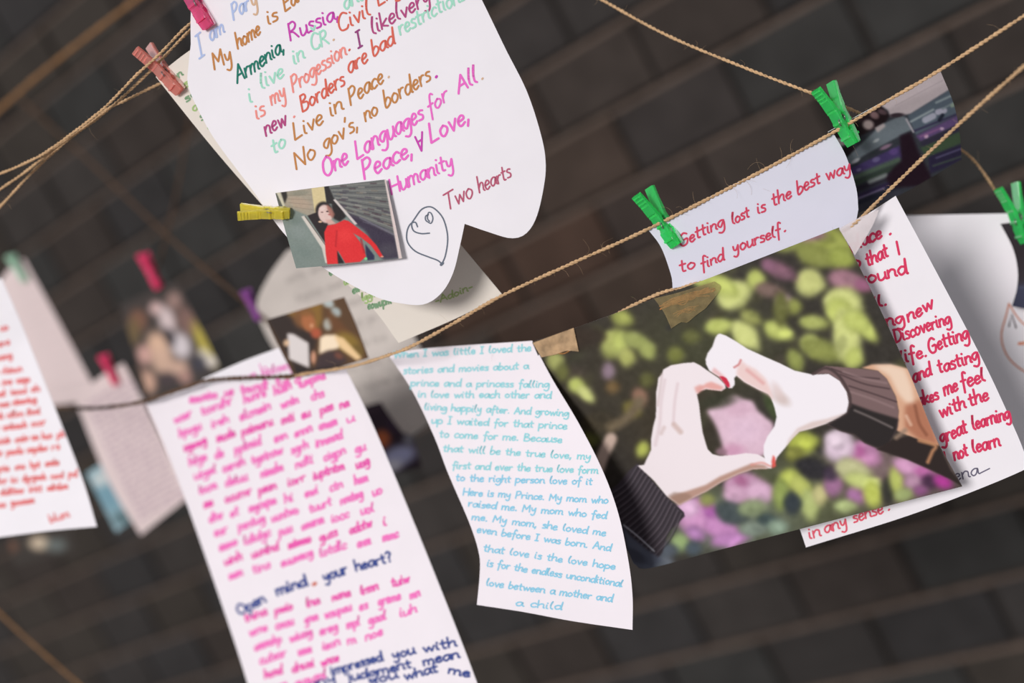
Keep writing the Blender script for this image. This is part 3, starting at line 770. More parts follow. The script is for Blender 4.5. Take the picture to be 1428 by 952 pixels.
# --- two grey-pink pages far back at the left
S_far1 = Surf((25, 365, 1.12), (132, 545, 1.10), (60, 560, 1.11))
root = tag(empty('handwritten_letter', S_far1.p(25, 372)), 'blurred grey-pink page under the mint clothespin by the red-written letter', 'letter')
sheet('sheet', S_far1, [[(-10, 405), (22, 364), (34, 362)], [(34, 362), (80, 445), (134, 545)], [(134, 545), (108, 560), (70, 566)], [(70, 566), (20, 520), (-10, 405)]], M_paper_pinkish, root)
ink = Ink()
for i in range(11): ink.stroke([(20 + i * 6, 400 + i * 14), (45 + i * 8, 388 + i * 14)], .8, (196, 178, 180), 0)
ink.build('ruled_lines', S_far1, root)
S_far2 = Surf((110, 548, 1.06), (170, 508, 1.05), (200, 742, 1.05), bend=lambda u, v: .004 * np.sin(v * 18))
root = tag(empty('handwritten_letter', S_far2.p(140, 530)), 'blurred grey-pink page with fine lines hanging under the rose-red clothespin', 'letter')
sheet('sheet', S_far2, [[(104, 556), (140, 525), (172, 506)], [(172, 506), (215, 590), (264, 692)], [(264, 692), (196, 746)], [(196, 746), (150, 668), (104, 556)]], M_paper_pinkish, root)
ink = Ink()
for i in range(22):
    ink.scribble((120 + i * 3.6, 566 + i * 7.6), (185 + i * 3.6, 530 + i * 7.6), 3, .6, (194, 170, 180))
ink.build('handwriting', S_far2, root)

# ------------------------------------------------------------------ photographs
# --- two hands forming a heart
K = Print(735, 300, 1350, 800, 2.0, (50, 45, 40))
YG, YL, OL = (196, 206, 112), (216, 222, 140), (120, 122, 62)
for b in [(900, 520, 120, 90, (58, 52, 40)), (1000, 480, 100, 60, (66, 66, 46)), (1200, 430, 90, 80, (52, 48, 42)), (1120, 690, 140, 60, (88, 92, 66)), (940, 600, 50, 60, (60, 52, 38)), (1020, 730, 80, 40, (110, 120, 104)), (1250, 660, 80, 40, (120, 100, 100))]:
    K.blob(*b[:4], b[4], soft=.8)
LEAF = [  # x, y, rx, ry, colour, angle
 (983, 388, 17, 10, YG, -10), (1025, 411, 24, 18, YL, -25), (1010, 400, 22, 12, YG, 30), (1055, 390, 12, 13, YG, 0), (1154, 338, 38, 22, (164, 172, 84), 10), (1099, 340, 24, 11, (150, 156, 84), 0), (1140, 358, 30, 14, (140, 146, 74), 20),
 (1175, 360, 18, 14, (158, 168, 80), 20), (1131, 395, 20, 18, (206, 210, 132), 20), (1182, 392, 26, 13, (172, 126, 140), 15), (1205, 398, 12, 8, (160, 100, 130), 20), (1090, 378, 22, 10, (130, 92, 108), 25), (1072, 370, 10, 7, (150, 104, 128), 45),
 (1131, 327, 20, 8, (160, 116, 138), 0), (1095, 422, 12, 10, (178, 150, 158), 40), (1108, 428, 10, 10, (150, 156, 80), 0), (1075, 405, 20, 9, (128, 104, 96), 10), (1004, 455, 19, 10, YG, -8), (1041, 468, 24, 14, YL, 48), (1048, 443, 15, 8, (160, 164, 92), 25), (1087, 462, 21, 12, YG, 25),
 (1136, 450, 20, 9, (178, 186, 104), 5), (1131, 478, 14, 11, (186, 194, 110), 10), (1150, 490, 30, 14, (140, 146, 76), 15), (1177, 422, 26, 20, YL, 10), (1172, 437, 22, 16, YG, 60), (1182, 470, 18, 34, YL, -8), (1210, 462, 18, 9, YG, 45), (1195, 448, 18, 14, YG, 20), (1192, 500, 12, 14, YG, 20),
 (1110, 503, 10, 16, (150, 158, 84), -25), (1090, 432, 10, 22, (108, 110, 58), 0), (965, 470, 12, 9, (104, 106, 58), 0),
 (869, 444, 15, 11, (160, 166, 88), 20), (857, 480, 17, 20, (172, 178, 100), 20), (866, 478, 10, 14, YG, 10), (890, 476, 22, 10, (160, 168, 96), 25), (904, 490, 12, 10, (168, 176, 100), 60), (875, 498, 11, 12, (184, 188, 108), 0), (943, 495, 11, 11, (122, 126, 62), 0), (903, 530, 10, 10, (96, 96, 52), 0),
 (805, 538, 12, 10, YG, 30), (818, 550, 14, 7, YL, 45), (849, 518, 8, 12, (150, 128, 142), 0), (855, 540, 9, 8, (120, 96, 60), 0), (893, 553, 9, 12, (156, 118, 98), -30), (882, 571, 13, 10, (122, 112, 56), 30), (775, 503, 11, 14, (170, 174, 104), -10), (785, 520, 8, 12, (110, 112, 60), 0), (825, 611, 10, 12, (104, 106, 54), 0),
 (897, 627, 8, 11, (186, 194, 92), 20), (838, 590, 24, 14, (68, 60, 44), 0), (800, 470, 40, 16, (56, 44, 34), 0),
 (1042, 682, 30, 20, (216, 164, 198), 10), (1060, 688, 18, 16, (226, 184, 212), 0), (1034, 671, 9, 7, (176, 108, 148), 20), (1025, 690, 14, 12, (222, 178, 206), 0),
 (974, 720, 26, 24, (220, 160, 208), 30), (960, 708, 14, 12, (232, 190, 224), 0), (992, 716, 7, 18, (178, 100, 174), -25), (1008, 738, 26, 14, (206, 144, 198), 20), (1020, 752, 26, 9, (196, 138, 194), -10), (970, 745, 14, 10, (176, 128, 178), 20), (987, 697, 10, 8, (150, 156, 90), 0),
 (1022, 716, 22, 13, (72, 82, 84), 20), (1071, 726, 15, 9, (70, 86, 86), 10), (1050, 708, 20, 10, (146, 160, 120), -10), (1085, 735, 14, 10, (140, 160, 140), 0), (1050, 738, 18, 8, (136, 150, 136), 0), (949, 757, 12, 12, (160, 184, 124), 0), (968, 765, 10, 9, (78, 90, 100), 0), (930, 768, 16, 10, (86, 94, 104), 0), (895, 770, 24, 16, (104, 110, 124), 30), (915, 785, 24, 10, (116, 124, 136), 0),
 (1121, 618, 20, 15, (184, 194, 84), -15), (1110, 634, 14, 10, (128, 130, 62), 0), (1135, 654, 24, 13, (44, 42, 46), 20), (1102, 668, 14, 13, (190, 200, 98), 20), (1120, 684, 12, 22, (192, 200, 106), -28), (1090, 690, 10, 20, (150, 166, 90), 0), (1130, 704, 12, 20, (184, 196, 124), -10), (1145, 690, 10, 14, (206, 200, 140), 0), (1106, 702, 11, 14, (52, 60, 66), 0),
 (1163, 676, 12, 16, (166, 116, 154), 0), (1160, 660, 10, 9, (66, 52, 70), 0), (1196, 690, 14, 12, (174, 118, 166), 0), (1206, 634, 22, 18, (214, 150, 194), 20), (1196, 630, 10, 8, (186, 100, 158), 0), (1172, 622, 20, 22, (232, 208, 226), 30), (1166, 612, 14, 10, (236, 216, 230), 0), (1190, 655, 24, 14, (200, 200, 150), 10), (1206, 672, 26, 10, (204, 214, 132), 15),
 (1218, 690, 12, 18, (194, 204, 96), -12), (1240, 684, 9, 18, (50, 50, 44), 0), (1251, 672, 9, 20, (188, 198, 104), -8), (1268, 652, 22, 10, (222, 164, 204), 25), (1290, 662, 14, 10, (210, 120, 184), 20), (1274, 672, 12, 10, (192, 150, 176), 0), (1297, 672, 11, 9, (72, 44, 70), 20), (1316, 672, 13, 8, (186, 62, 156), 25), (1262, 690, 14, 8, (166, 180, 116), -15), (1180, 706, 16, 8, (176, 190, 130), 0), (1285, 684, 10, 6, (150, 90, 140), 0)]
def leaf(x, y, rx, ry, c, a, soft=2.2, alpha=1.0):
    t = np.linspace(0, 2 * math.pi, 22, endpoint=False)
    q = np.stack([rx * np.cos(t), ry * np.sin(t) * (1 - .38 * np.abs(np.cos(t)) ** 3) * (1 - .18 * np.cos(t))], -1) * (1 + .05 * RNG.normal(0, 1, (22, 1)))
    ca, sa = math.cos(math.radians(a)), math.sin(math.radians(a))
    K.poly(np.stack([x + q[:, 0] * ca - q[:, 1] * sa, y + q[:, 0] * sa + q[:, 1] * ca], -1), c, soft, alpha)
for _ in range(70):      # small dark gaps between the leaves
    x, y = random.uniform(760, 1330), random.uniform(330, 780)
    K.blob(x, y, random.uniform(3, 9), random.uniform(2, 6), random.choice([(44, 40, 34), (52, 48, 34), (60, 54, 44), (40, 38, 40)]), random.uniform(0, 180), .55, .8)
for _ in range(90):      # dim leaves deeper in the bush
    x, y = random.uniform(760, 1330), random.uniform(330, 780)
    leaf(x, y, random.uniform(8, 18), random.uniform(5, 9), random.choice([(76, 74, 44), (92, 92, 54), (66, 62, 42), (84, 72, 62), (70, 72, 50)]), random.uniform(0, 180), 4.5, .55)
for x, y, rx, ry, c, a in LEAF:
    leaf(x, y, rx * 1.15, ry * 1.15, np.array(c) * .86, a, 4.0, .9)
    leaf(x - rx * .1, y - ry * .1, rx * .9, ry * .8, c, a, 3.6, .9)
    if rx > 13: leaf(x + random.uniform(-.5, .5) * rx, y + random.uniform(-.5, .5) * ry, rx * .5, ry * .4, np.clip(np.array(c) * random.uniform(.7, 1.2), 0, 255), a + random.uniform(-40, 40), 2.4, .7)
K.line([(852, 596), (875, 582), (892, 560)], 14, (112, 98, 76), 5); K.line([(834, 655), (842, 632), (852, 612)], 17, (196, 172, 158), 3)
K.poly([(986, 573), (992, 567), (1000, 564), (1010, 556), (1026, 551), (1036, 556), (1049, 559), (1056, 571), (1066, 580), (1079, 593), (1074, 612), (1064, 636), (1020, 640), (1008, 622), (1002, 604), (996, 590)], (224, 190, 208), 2.5, smooth=True)
K.blob(1040, 600, 22, 18, (228, 196, 216), 0, .9, .7); K.blob(1022, 628, 16, 9, (206, 150, 180), 0, .8, .7); K.blob(1006, 630, 8, 5, (150, 116, 130), 0, .8); K.blob(1030, 570, 18, 10, (216, 178, 198), 0, .9, .6)
K.blob(1000, 560, 26, 9, (52, 54, 38), -10, .8, .6); K.blob(1076, 566, 8, 22, (66, 78, 46), -25, .9, .5)
K.blur(1.3); K.grain(4.0, 9); K.grain(1.5, 3)
# sleeves and hands, printed in focus
SK, SKP, SKB = (243, 232, 236), (234, 186, 182), (176, 134, 116)
K.poly([(889, 646), (901, 660), (916, 677), (935, 697), (954, 714), (955, 720), (945, 730), (931, 743), (924, 770), (908, 790), (870, 770), (860, 730), (845, 690), (863, 673), (876, 657)], (58, 51, 58), .7)
for i in range(15):
    t = i / 14
    a = np.array([(850, 690), (868, 728), (890, 755), (912, 775)]); a = resample(a, 15)[i]; b = np.array([889, 649]) * (1 - t) + np.array([950, 716]) * t
    mid = (a + b) / 2 + np.array([3, 4])
    K.line([a, mid, b], 1.7, (104, 94, 102) if i % 2 else (92, 84, 92), .7, .75)
    K.line([a + (1.5, 2), mid + (1.5, 2), b + (1.5, 2)], 1.4, (38, 33, 38), .6, .7)
K.poly([(868, 732), (880, 748), (908, 770), (925, 780), (905, 795), (880, 790)], (92, 98, 114), 2, .9); K.line([(870, 732), (890, 748), (912, 768)], 2.2, (196, 198, 208), 1, .8); K.blob(885, 775, 18, 8, (60, 62, 74), 30, .7)
LH = [(889, 649), (898, 648), (908, 627), (908, 612), (911, 594), (914.6, 581), (915, 564), (915, 547), (917, 536), (918, 527), (923, 522), (925, 515), (936, 509), (954, 506), (968, 505), (976, 509), (986, 516), (1001, 526), (1011, 535.5), (1012, 541), (1006, 545), (994, 543.5), (985, 542.5), (976, 545), (972, 550),
      (975, 564), (977, 582), (980, 603), (984, 617), (987, 626), (994, 633), (1004, 635.7), (1025, 634), (1040, 631.5), (1056, 633), (1068, 639), (1077, 647), (1076, 653), (1063, 653.5), (1050, 654), (1029, 661), (1006, 672), (985, 685), (966, 694), (947, 704), (930, 692), (911, 669)]
K.poly(LH, SK, .5)
K.poly([(947, 704), (966, 694), (985, 685), (1006, 672), (1029, 661), (1050, 654), (1073, 653), (1066, 648), (1048, 646), (1026, 655), (1004, 664), (984, 676), (960, 684), (940, 690), (934, 694)], SKB, 1.6, .85)
K.poly([(930, 692), (947, 703), (966, 693), (960, 688), (940, 686)], (150, 120, 104), 1.5, .6)
for ln, w_, c, al in [([(945, 535), (941, 560), (939, 590)], 3, (222, 200, 204), .8), ([(927, 530), (922, 560), (920, 590), (914, 620)], 4, (222, 202, 206), .7), ([(923, 522), (920, 545), (917, 565)], 2, (206, 186, 186), .8), ([(940, 592), (949, 602)], 7, (206, 178, 170), .7), ([(926, 596), (922, 604)], 5, (214, 192, 190), .7)]:
    K.line(ln, w_, c, 2.2, al)
K.poly([(972, 549), (974, 543), (985, 534), (992, 532), (1002, 536), (1010, 540), (1006, 544), (994, 543), (984, 541)], (232, 166, 158), 1.5, .9)
K.poly([(972, 549), (968, 540), (976, 536), (982, 538)], (226, 160, 152), 1.4, .8)
K.line([(1048, 648), (1062, 645), (1075, 650)], 3, (226, 150, 140), 1.5, .7)
RH = [(998, 470), (1001, 466), (1004, 465), (1012, 467.5), (1026, 475.5), (1042, 486), (1065, 496.5), (1088, 506.5), (1108, 516.5), (1133, 522), (1156, 521), (1171, 530.5), (1181, 546), (1184, 561), (1181, 575), (1171, 582), (1151, 591), (1131, 597.5), (1115, 601.5), (1105, 611), (1095, 624), (1084, 637), (1080, 646), (1074, 648), (1068, 644), (1065, 634),
      (1065, 621), (1070, 608.5), (1080, 594), (1083, 581), (1080, 568), (1075, 554), (1071.5, 549), (1057.5, 543), (1038, 532.5), (1027, 523.5), (1024, 527), (1024.7, 536), (1020.7, 541), (1016, 541), (1010, 534), (1003, 525.4), (989, 516.7), (984.7, 508), (984, 501), (987, 492), (993.5, 483), (996, 475)]
RHC = (246, 240, 246)
K.poly(RH, RHC, .5)
K.poly([(1027, 523), (1028, 514), (1034, 502), (1040, 508), (1054, 515), (1068, 528), (1076, 545), (1080, 560), (1071.5, 551), (1057.5, 543), (1038, 532.5)], (238, 206, 202), 2.0, .9)
K.line([(1024, 512), (1030, 508), (1033, 502)], 2.6, (206, 120, 120), 1.3, .9); K.line([(1042, 516), (1052, 524), (1064, 534)], 4, (226, 166, 164), 2.5, .8)
K.blob(1090, 556, 12, 7, (206, 186, 180), 35, .8, .8); K.blob(1084, 545, 6, 12, (226, 206, 204), -30, .8, .8)
K.poly([(1181, 575), (1171, 582), (1151, 591), (1131, 597.5), (1115, 601.5), (1105, 611), (1095, 624), (1100, 612), (1112, 597), (1132, 588), (1152, 584)], (214, 190, 182), 1.5, .7)
K.poly([(996, 512), (1003, 518), (1012, 526), (1018, 537), (1012, 536), (1004, 526), (992, 518)], (232, 172, 172), 1.5, .7)
K.poly([(1003, 524.5), (1008, 524.5), (1013, 527), (1017, 534), (1018, 539), (1015, 540.5), (1010, 534)], (204, 44, 70), .6)
K.poly([(1078, 634), (1081, 638), (1082, 650), (1077, 653), (1076, 643)], (226, 92, 84), .8)
# right sleeve
K.poly([(1201, 513), (1216, 508), (1242, 508), (1267, 514), (1279, 535), (1290, 566), (1300, 591), (1310, 622), (1277, 612), (1250, 600), (1253, 573), (1249, 553), (1236, 528), (1224, 517)], (216, 168, 138), .8)
K.poly([(1216, 509), (1242, 508), (1262, 514), (1272, 540), (1276, 566), (1262, 560), (1252, 548), (1240, 524)], (240, 214, 192), 3, .9)
K.poly([(1262, 566), (1284, 556), (1300, 591), (1309, 622), (1280, 612), (1262, 596)], (168, 104, 78), 3, .8)
K.line([(1276, 566), (1282, 590), (1292, 606)], 4, (128, 76, 56), 2, .7); K.line([(1264, 580), (1270, 592)], 4, (232, 196, 172), 2, .7)
K.poly([(1131, 521.5), (1151, 510), (1166, 511), (1201, 514), (1224, 517), (1236.5, 528), (1249, 553), (1253, 573), (1251.7, 596), (1239, 621), (1224, 625), (1206, 617.5), (1191, 606), (1173, 601), (1153, 592), (1171, 582), (1181, 575), (1184, 561), (1181, 546), (1171, 530.5), (1156, 521)], (122, 98, 98), .7)
K.poly([(1186, 562), (1216, 573), (1253, 584), (1250, 600), (1239, 621), (1224, 625), (1206, 617.5), (1191, 606), (1173, 601), (1153, 592), (1181, 576)], (40, 34, 34), 1.5)
for ln in ([(1172, 522), (1205, 535), (1240, 542)], [(1184, 538), (1215, 548), (1250, 560)], [(1160, 514), (1190, 524), (1226, 528)]): K.line(ln, 2.2, (72, 54, 56), 1.2, .8)
for ln in ([(1176, 518), (1206, 528), (1236, 534)], [(1186, 546), (1216, 556), (1246, 568)]): K.line(ln, 3, (148, 122, 122), 1.5, .7)
K.line([(1192, 572), (1215, 582), (1244, 596)], 3.2, (120, 110, 108), 1.6, .8)
K.line([(1134, 521), (1152, 513), (1170, 524), (1184, 548), (1186, 566)], 4, (66, 52, 52), 1.2, .8)
K.poly([(1222, 626), (1246, 612), (1268, 608), (1290, 616), (1310, 622), (1326, 656), (1346, 680), (1325, 668), (1302, 657), (1264, 640), (1240, 632)], (44, 34, 32), .8)
K.line([(1282, 614), (1304, 621), (1300, 630), (1294, 644)], 5, (196, 140, 100), 2, .85); K.line([(1250, 610), (1262, 600)], 6, (150, 126, 108), 2.5, .8)
def hands_bend(u, v): return .0012 * np.sin(u * 22 + 1.2)
S_hands = Surf((1170, 316, .6350), (745, 476, .6830), (900, 790, .6840), bend=hands_bend)
o = photo('printed_photograph', S_hands, [(742, 477), (800, 458), (985, 389), (1170, 317)], [(884, 786), (905, 792), (1000, 767), (1100, 741), (1247, 702), (1342, 677)], [(742, 477), (800, 610), (884, 786)], [(1170, 317), (1215, 405), (1268, 520), (1304, 608), (1342, 678)], K, 380, 270, M_print)
tag(o, 'large printed photograph of two hands forming a heart before green leaves', 'photograph')

# --- woman in a red jumper
K = Print(380, 245, 566, 380, 4.0, (126, 138, 132), (380, 240), 6.8)
K.poly([(80, 185), (370, 145), (405, 395), (340, 415), (160, 335), (120, 330)], (166, 156, 138), 1); K.blob(260, 290, 110, 50, (182, 160, 140), 20, .8); K.blob(250, 200, 90, 25, (140, 138, 122), -6, .8)
for a in range(4): K.line([(150, 220 + a * 34), (390, 215 + a * 48)], .8, (136, 124, 108), .5, .6)
K.poly([(368, 150), (492, 133), (515, 330), (400, 390)], (218, 200, 152), .6)
K.poly([(490, 134), (535, 128), (600, 270), (700, 400), (560, 300), (515, 300)], (44, 40, 42), .6)
K.poly([(530, 128), (1065, 68), (1165, 605), (790, 480), (590, 265)], (112, 114, 112), 1)
for i in range(15):
    t = i / 14
    K.line([(545 + 120 * t, 135 + 250 * t), (1070 + 92 * t, 100 + 500 * t)], 1.1, (70, 68, 74) if i % 2 else (150, 148, 142), .6, .7)
for i in range(46):
    u, t = random.random(), random.random()
    x = 560 + 480 * u + 90 * t; y = 140 - 50 * u + (230 + 200 * u) * t
    K.line([(x, y), (x + 50, y + 14 * t)], 2.2, random.choice([(84, 70, 76), (92, 86, 96), (150, 146, 140), (78, 74, 84), (128, 120, 110)]), .7, .7)
K.poly([(700, 390), (800, 420), (1160, 600), (1200, 815), (1050, 830), (880, 560), (770, 480)], (56, 46, 66), 2, .92); K.blob(1100, 740, 90, 60, (82, 78, 88), 0, .7, .8)
K.line([(830, 430), (1150, 590)], 2, (120, 116, 130), .8, .8); K.line([(860, 470), (1150, 560)], 1.2, (100, 96, 112), .6, .7)
K.poly([(0, 195), (85, 186), (120, 330), (40, 330)], (206, 200, 178), .6); K.poly([(78, 188), (132, 180), (140, 230), (118, 300)], (46, 42, 40), 1); K.poly([(20, 200), (40, 200), (100, 330), (60, 330)], (90, 92, 84), .6)
for b in [(250, 560, 90, 60, (140, 150, 146)), (300, 760, 90, 50, (118, 132, 126)), (200, 450, 60, 40, (112, 126, 120)), (380, 620, 60, 60, (134, 146, 140))]: K.blob(*b[:4], b[4], 20, .7, .8)
K.poly([(272, 420), (300, 412), (505, 690), (522, 862), (502, 862), (468, 720)], (214, 206, 196), .5); K.line([(310, 420), (500, 690)], 1.0, (104, 90, 88), .5)
K.poly([(332, 412), (420, 380), (530, 470), (500, 670)], (40, 32, 34), .6)
K.poly([(560, 300), (640, 330), (700, 420), (640, 470), (580, 440)], (38, 32, 34), 1)
K.poly([(574, 262), (596, 254), (805, 490), (780, 500)], (212, 202, 198), .5)
K.blob(484, 360, 76, 80, (38, 32, 34), 0, 1, .2); K.blob(500, 395, 66, 88, (226, 196, 188), -14, 1, .15)
K.poly([(512, 300), (560, 340), (592, 400), (570, 440), (540, 400), (520, 350)], (162, 104, 92), 1, .85); K.blob(520, 372, 12, 7, (70, 48, 46), 0, .9); K.blob(470, 380, 12, 6, (110, 84, 82), 0, .8); K.blob(540, 402, 14, 6, (178, 84, 84), 0, .8); K.blob(470, 345, 26, 16, (236, 212, 206), 0, .8)
K.poly([(500, 450), (560, 450), (605, 490), (530, 500)], (216, 170, 160), 1); K.blob(452, 470, 18, 10, (214, 180, 150), 0)
K.poly([(490, 570), (520, 505), (595, 492), (680, 452), (720, 462), (765, 495), (900, 600), (985, 690), (1050, 800), (1020, 808), (930, 690), (840, 620), (762, 575), (830, 660), (872, 735), (886, 800), (830, 850), (690, 862), (620, 740), (628, 868), (520, 872), (505, 770)], (226, 46, 50), .5)
K.poly([(612, 745), (682, 862), (622, 866)], (36, 26, 30), .8); K.blob(690, 600, 70, 60, (240, 62, 62), 0, .7, .8); K.line([(610, 560), (600, 700)], 2.2, (176, 26, 36), 1.2, .7); K.line([(840, 640), (870, 760)], 2.5, (170, 26, 36), 1.2, .7)
K.poly([(880, 680), (965, 790), (965, 830), (900, 835), (885, 770)], (48, 48, 78), .8); K.blob(885, 820, 14, 12, (120, 220, 140), 0); K.blob(1040, 800, 14, 8, (216, 150, 130), 0)
K.poly([(1060, 64), (1095, 66), (1230, 820), (1198, 826)], (226, 208, 204), .5)
K.grain(3.5, 4)
S_woman = Surf((385, 268, .6475), (560, 360, .6445), (412, 373, .6465), bend=lambda u, v: .0008 * np.sin(u * 60))
o = photo('printed_photograph', S_woman, [(384, 269), (460, 259), (538, 250)], [(413, 374), (485, 368), (561, 360)], [(384, 269), (398, 322), (413, 374)], [(538, 250), (550, 306), (561, 360)], K, 240, 160, M_print)
tag(o, 'small photograph of a person in a red jumper clipped by the yellow clothespin', 'photograph')

# --- train / stadium photograph
K = Print(1155, 90, 1350, 305, 3.5, (66, 70, 78), (1160, 90), 4.53)
K.poly([(0, 400), (120, 300), (290, 235), (365, 320), (330, 380), (180, 450), (60, 520), (0, 480)], (44, 32, 36), 1.5)
K.poly([(285, 245), (690, 30), (760, 150), (500, 312), (440, 320), (370, 330), (355, 290), (320, 265)], (230, 216, 220), 1)
K.line([(400, 260), (700, 100)], .8, (200, 184, 190), .6); K.blob(230, 380, 34, 30, (206, 186, 184), 0); K.blob(270, 320, 30, 22, (150, 120, 122), 30); K.blob(320, 300, 30, 16, (104, 84, 90), 20); K.blob(160, 340, 30, 20, (60, 44, 46), 0); K.blob(250, 280, 30, 10, (180, 150, 130), -20)
K.poly([(20, 470), (90, 460), (100, 500), (50, 520)], (226, 210, 214), 1); K.poly([(55, 540), (130, 490), (150, 560), (95, 590)], (38, 28, 34), 1)
K.poly([(90, 590), (260, 430), (300, 385), (440, 320), (480, 340), (510, 410), (430, 450), (200, 575), (110, 640)], (132, 144, 152), 1.2); K.blob(280, 480, 22, 10, (196, 204, 208), -30); K.blob(150, 608, 30, 12, (216, 220, 224), -30); K.poly([(270, 400), (330, 370), (340, 390), (290, 430)], (216, 204, 204), 1)
K.blob(410, 320, 45, 14, (70, 58, 66), -5)
K.poly([(480, 322), (760, 150), (812, 310), (530, 445)], (104, 118, 132), 1)
for a, c, w_ in [((500, 360, 640, 285), (186, 200, 204), 3), ((590, 350, 640, 325), (206, 208, 226), 9), ((660, 240, 770, 190), (176, 192, 196), 3), ((670, 300, 710, 290), (214, 212, 232), 8), ((520, 420, 800, 310), (66, 60, 92), 3), ((680, 350, 700, 320), (40, 44, 60), 5), ((700, 280, 790, 230), (150, 166, 170), 2.5), ((760, 260, 790, 240), (170, 190, 170), 5)]: K.line([(a[0], a[1]), (a[2], a[3])], w_, c, 1.2, .9)
K.poly([(530, 450), (800, 318), (815, 370), (560, 485)], (116, 92, 142), 1); K.blob(596, 452, 14, 14, (226, 186, 216), 0); K.blob(695, 405, 14, 10, (220, 190, 220), 0); K.line([(560, 455), (680, 405)], 2, (160, 110, 160), 1)
K.poly([(560, 490), (820, 370), (830, 420), (580, 525)], (62, 58, 78), 1); K.poly([(560, 525), (826, 415), (830, 490), (600, 590)], (78, 98, 74), 1)
K.poly([(610, 580), (830, 500), (830, 600), (620, 690)], (54, 48, 76), 1); K.line([(660, 590), (820, 530)], 2, (126, 120, 160), 1, .8); K.line([(640, 640), (820, 580)], 2.4, (88, 104, 90), 1, .8)
K.poly([(110, 660), (430, 510), (450, 590), (140, 710)], (84, 70, 122), 1); K.blob(280, 600, 26, 16, (126, 116, 164), -20); K.blob(390, 550, 28, 20, (110, 86, 150), -20); K.blob(340, 520, 40, 12, (186, 150, 176), -25, .8); K.blob(170, 665, 16, 10, (140, 130, 176), -20)
for y, c in [(720, (96, 118, 98)), (760, (62, 78, 66)), (800, (46, 40, 56)), (850, (58, 46, 84)), (890, (46, 48, 66)), (930, (70, 70, 84))]: K.line([(125, y), (420, y - 118)], 7, c, 2.5, .95)
K.line([(240, 740), (340, 700)], 6, (150, 158, 156), 2); K.line([(170, 845), (330, 780)], 2.5, (160, 148, 186), 1, .8)
K.poly([(430, 450), (500, 425), (545, 545), (620, 690), (640, 760), (380, 780), (340, 720), (390, 650), (440, 610)], (44, 27, 40), 2); K.line([(470, 345), (515, 425)], 2.5, (206, 200, 208), 1)
K.blur(.6); K.grain(3, 3)
S_train = Surf((1175, 180, .6555), (1310, 98, .6525), (1341, 213, .690), bend=lambda u, v: -.9 * np.clip(u - .008, 0, 1) ** 1.6)
o = photo('printed_photograph', S_train, [(1155, 184), (1232, 142), (1311, 98)], [(1190, 300), (1262, 268), (1341, 222)], [(1155, 184), (1172, 240), (1190, 300)], [(1311, 98), (1330, 145), (1338, 185), (1341, 222)], K, 190, 130, M_print)
tag(o, 'printed photograph of stands and a pale roof behind the paper strip', 'photograph')

# --- dim portrait with a sheet of paper
K = Print(365, 410, 520, 535, 3.0, (88, 60, 34), (340, 330), 4.76)
K.poly([(230, 500), (520, 410), (520, 560), (480, 640), (380, 560)], (136, 100, 40), 3); K.poly([(140, 540), (260, 500), (420, 600), (490, 650), (440, 900), (350, 900)], (46, 33, 28), 3)
K.blob(560, 440, 40, 30, (180, 190, 190), 30); K.blob(610, 500, 36, 30, (168, 178, 178), 40); K.blob(560, 580, 30, 40, (176, 176, 168), 0); K.poly([(540, 460), (640, 560), (720, 660), (600, 640), (560, 540)], (106, 66, 34), 3)
K.blob(690, 700, 90, 60, (136, 108, 40), 30); K.blob(750, 760, 50, 40, (112, 88, 34), 30)
K.blob(400, 540, 70, 70, (122, 80, 44), 0, 1, .4); K.blob(430, 570, 44, 66, (172, 104, 62), -20, 1, .3); K.blob(410, 510, 40, 20, (140, 92, 46), 0, .8); K.blob(450, 590, 10, 14, (216, 160, 120), 0); K.blob(480, 640, 34, 34, (176, 84, 54), 0)
K.poly([(505, 670), (540, 650), (610, 650), (645, 690), (630, 740), (560, 760), (500, 780)], (250, 228, 198), 1.5); K.poly([(600, 655), (660, 670), (785, 805), (750, 822), (640, 740)], (240, 204, 152), 1.2)
K.poly([(495, 790), (560, 755), (640, 760), (690, 830), (560, 880), (470, 885)], (62, 46, 48), 2); K.blob(630, 790, 30, 20, (112, 66, 52), 30)
K.poly([(288, 640), (330, 645), (430, 705), (436, 872), (300, 812)], (222, 214, 212), 1); K.blob(282, 705, 18, 22, (222, 186, 150), 0); K.blob(462, 800, 16, 44, (206, 150, 120), 0); K.poly([(330, 860), (440, 880), (660, 850), (660, 900), (350, 910)], (34, 26, 26), 2)
K.blur(.8)
S_dim = Surf((373, 446, .762), (478, 415, .750), (412, 525, .760))
o = photo('printed_photograph', S_dim, [(371, 446), (425, 430), (480, 414)], [(414, 532), (462, 516), (514, 499)], [(371, 446), (392, 490), (414, 532)], [(480, 414), (498, 456), (514, 499)], K, 130, 100, M_print)
tag(o, 'small dim portrait photograph of a person in a white top, just above the twine', 'photograph')

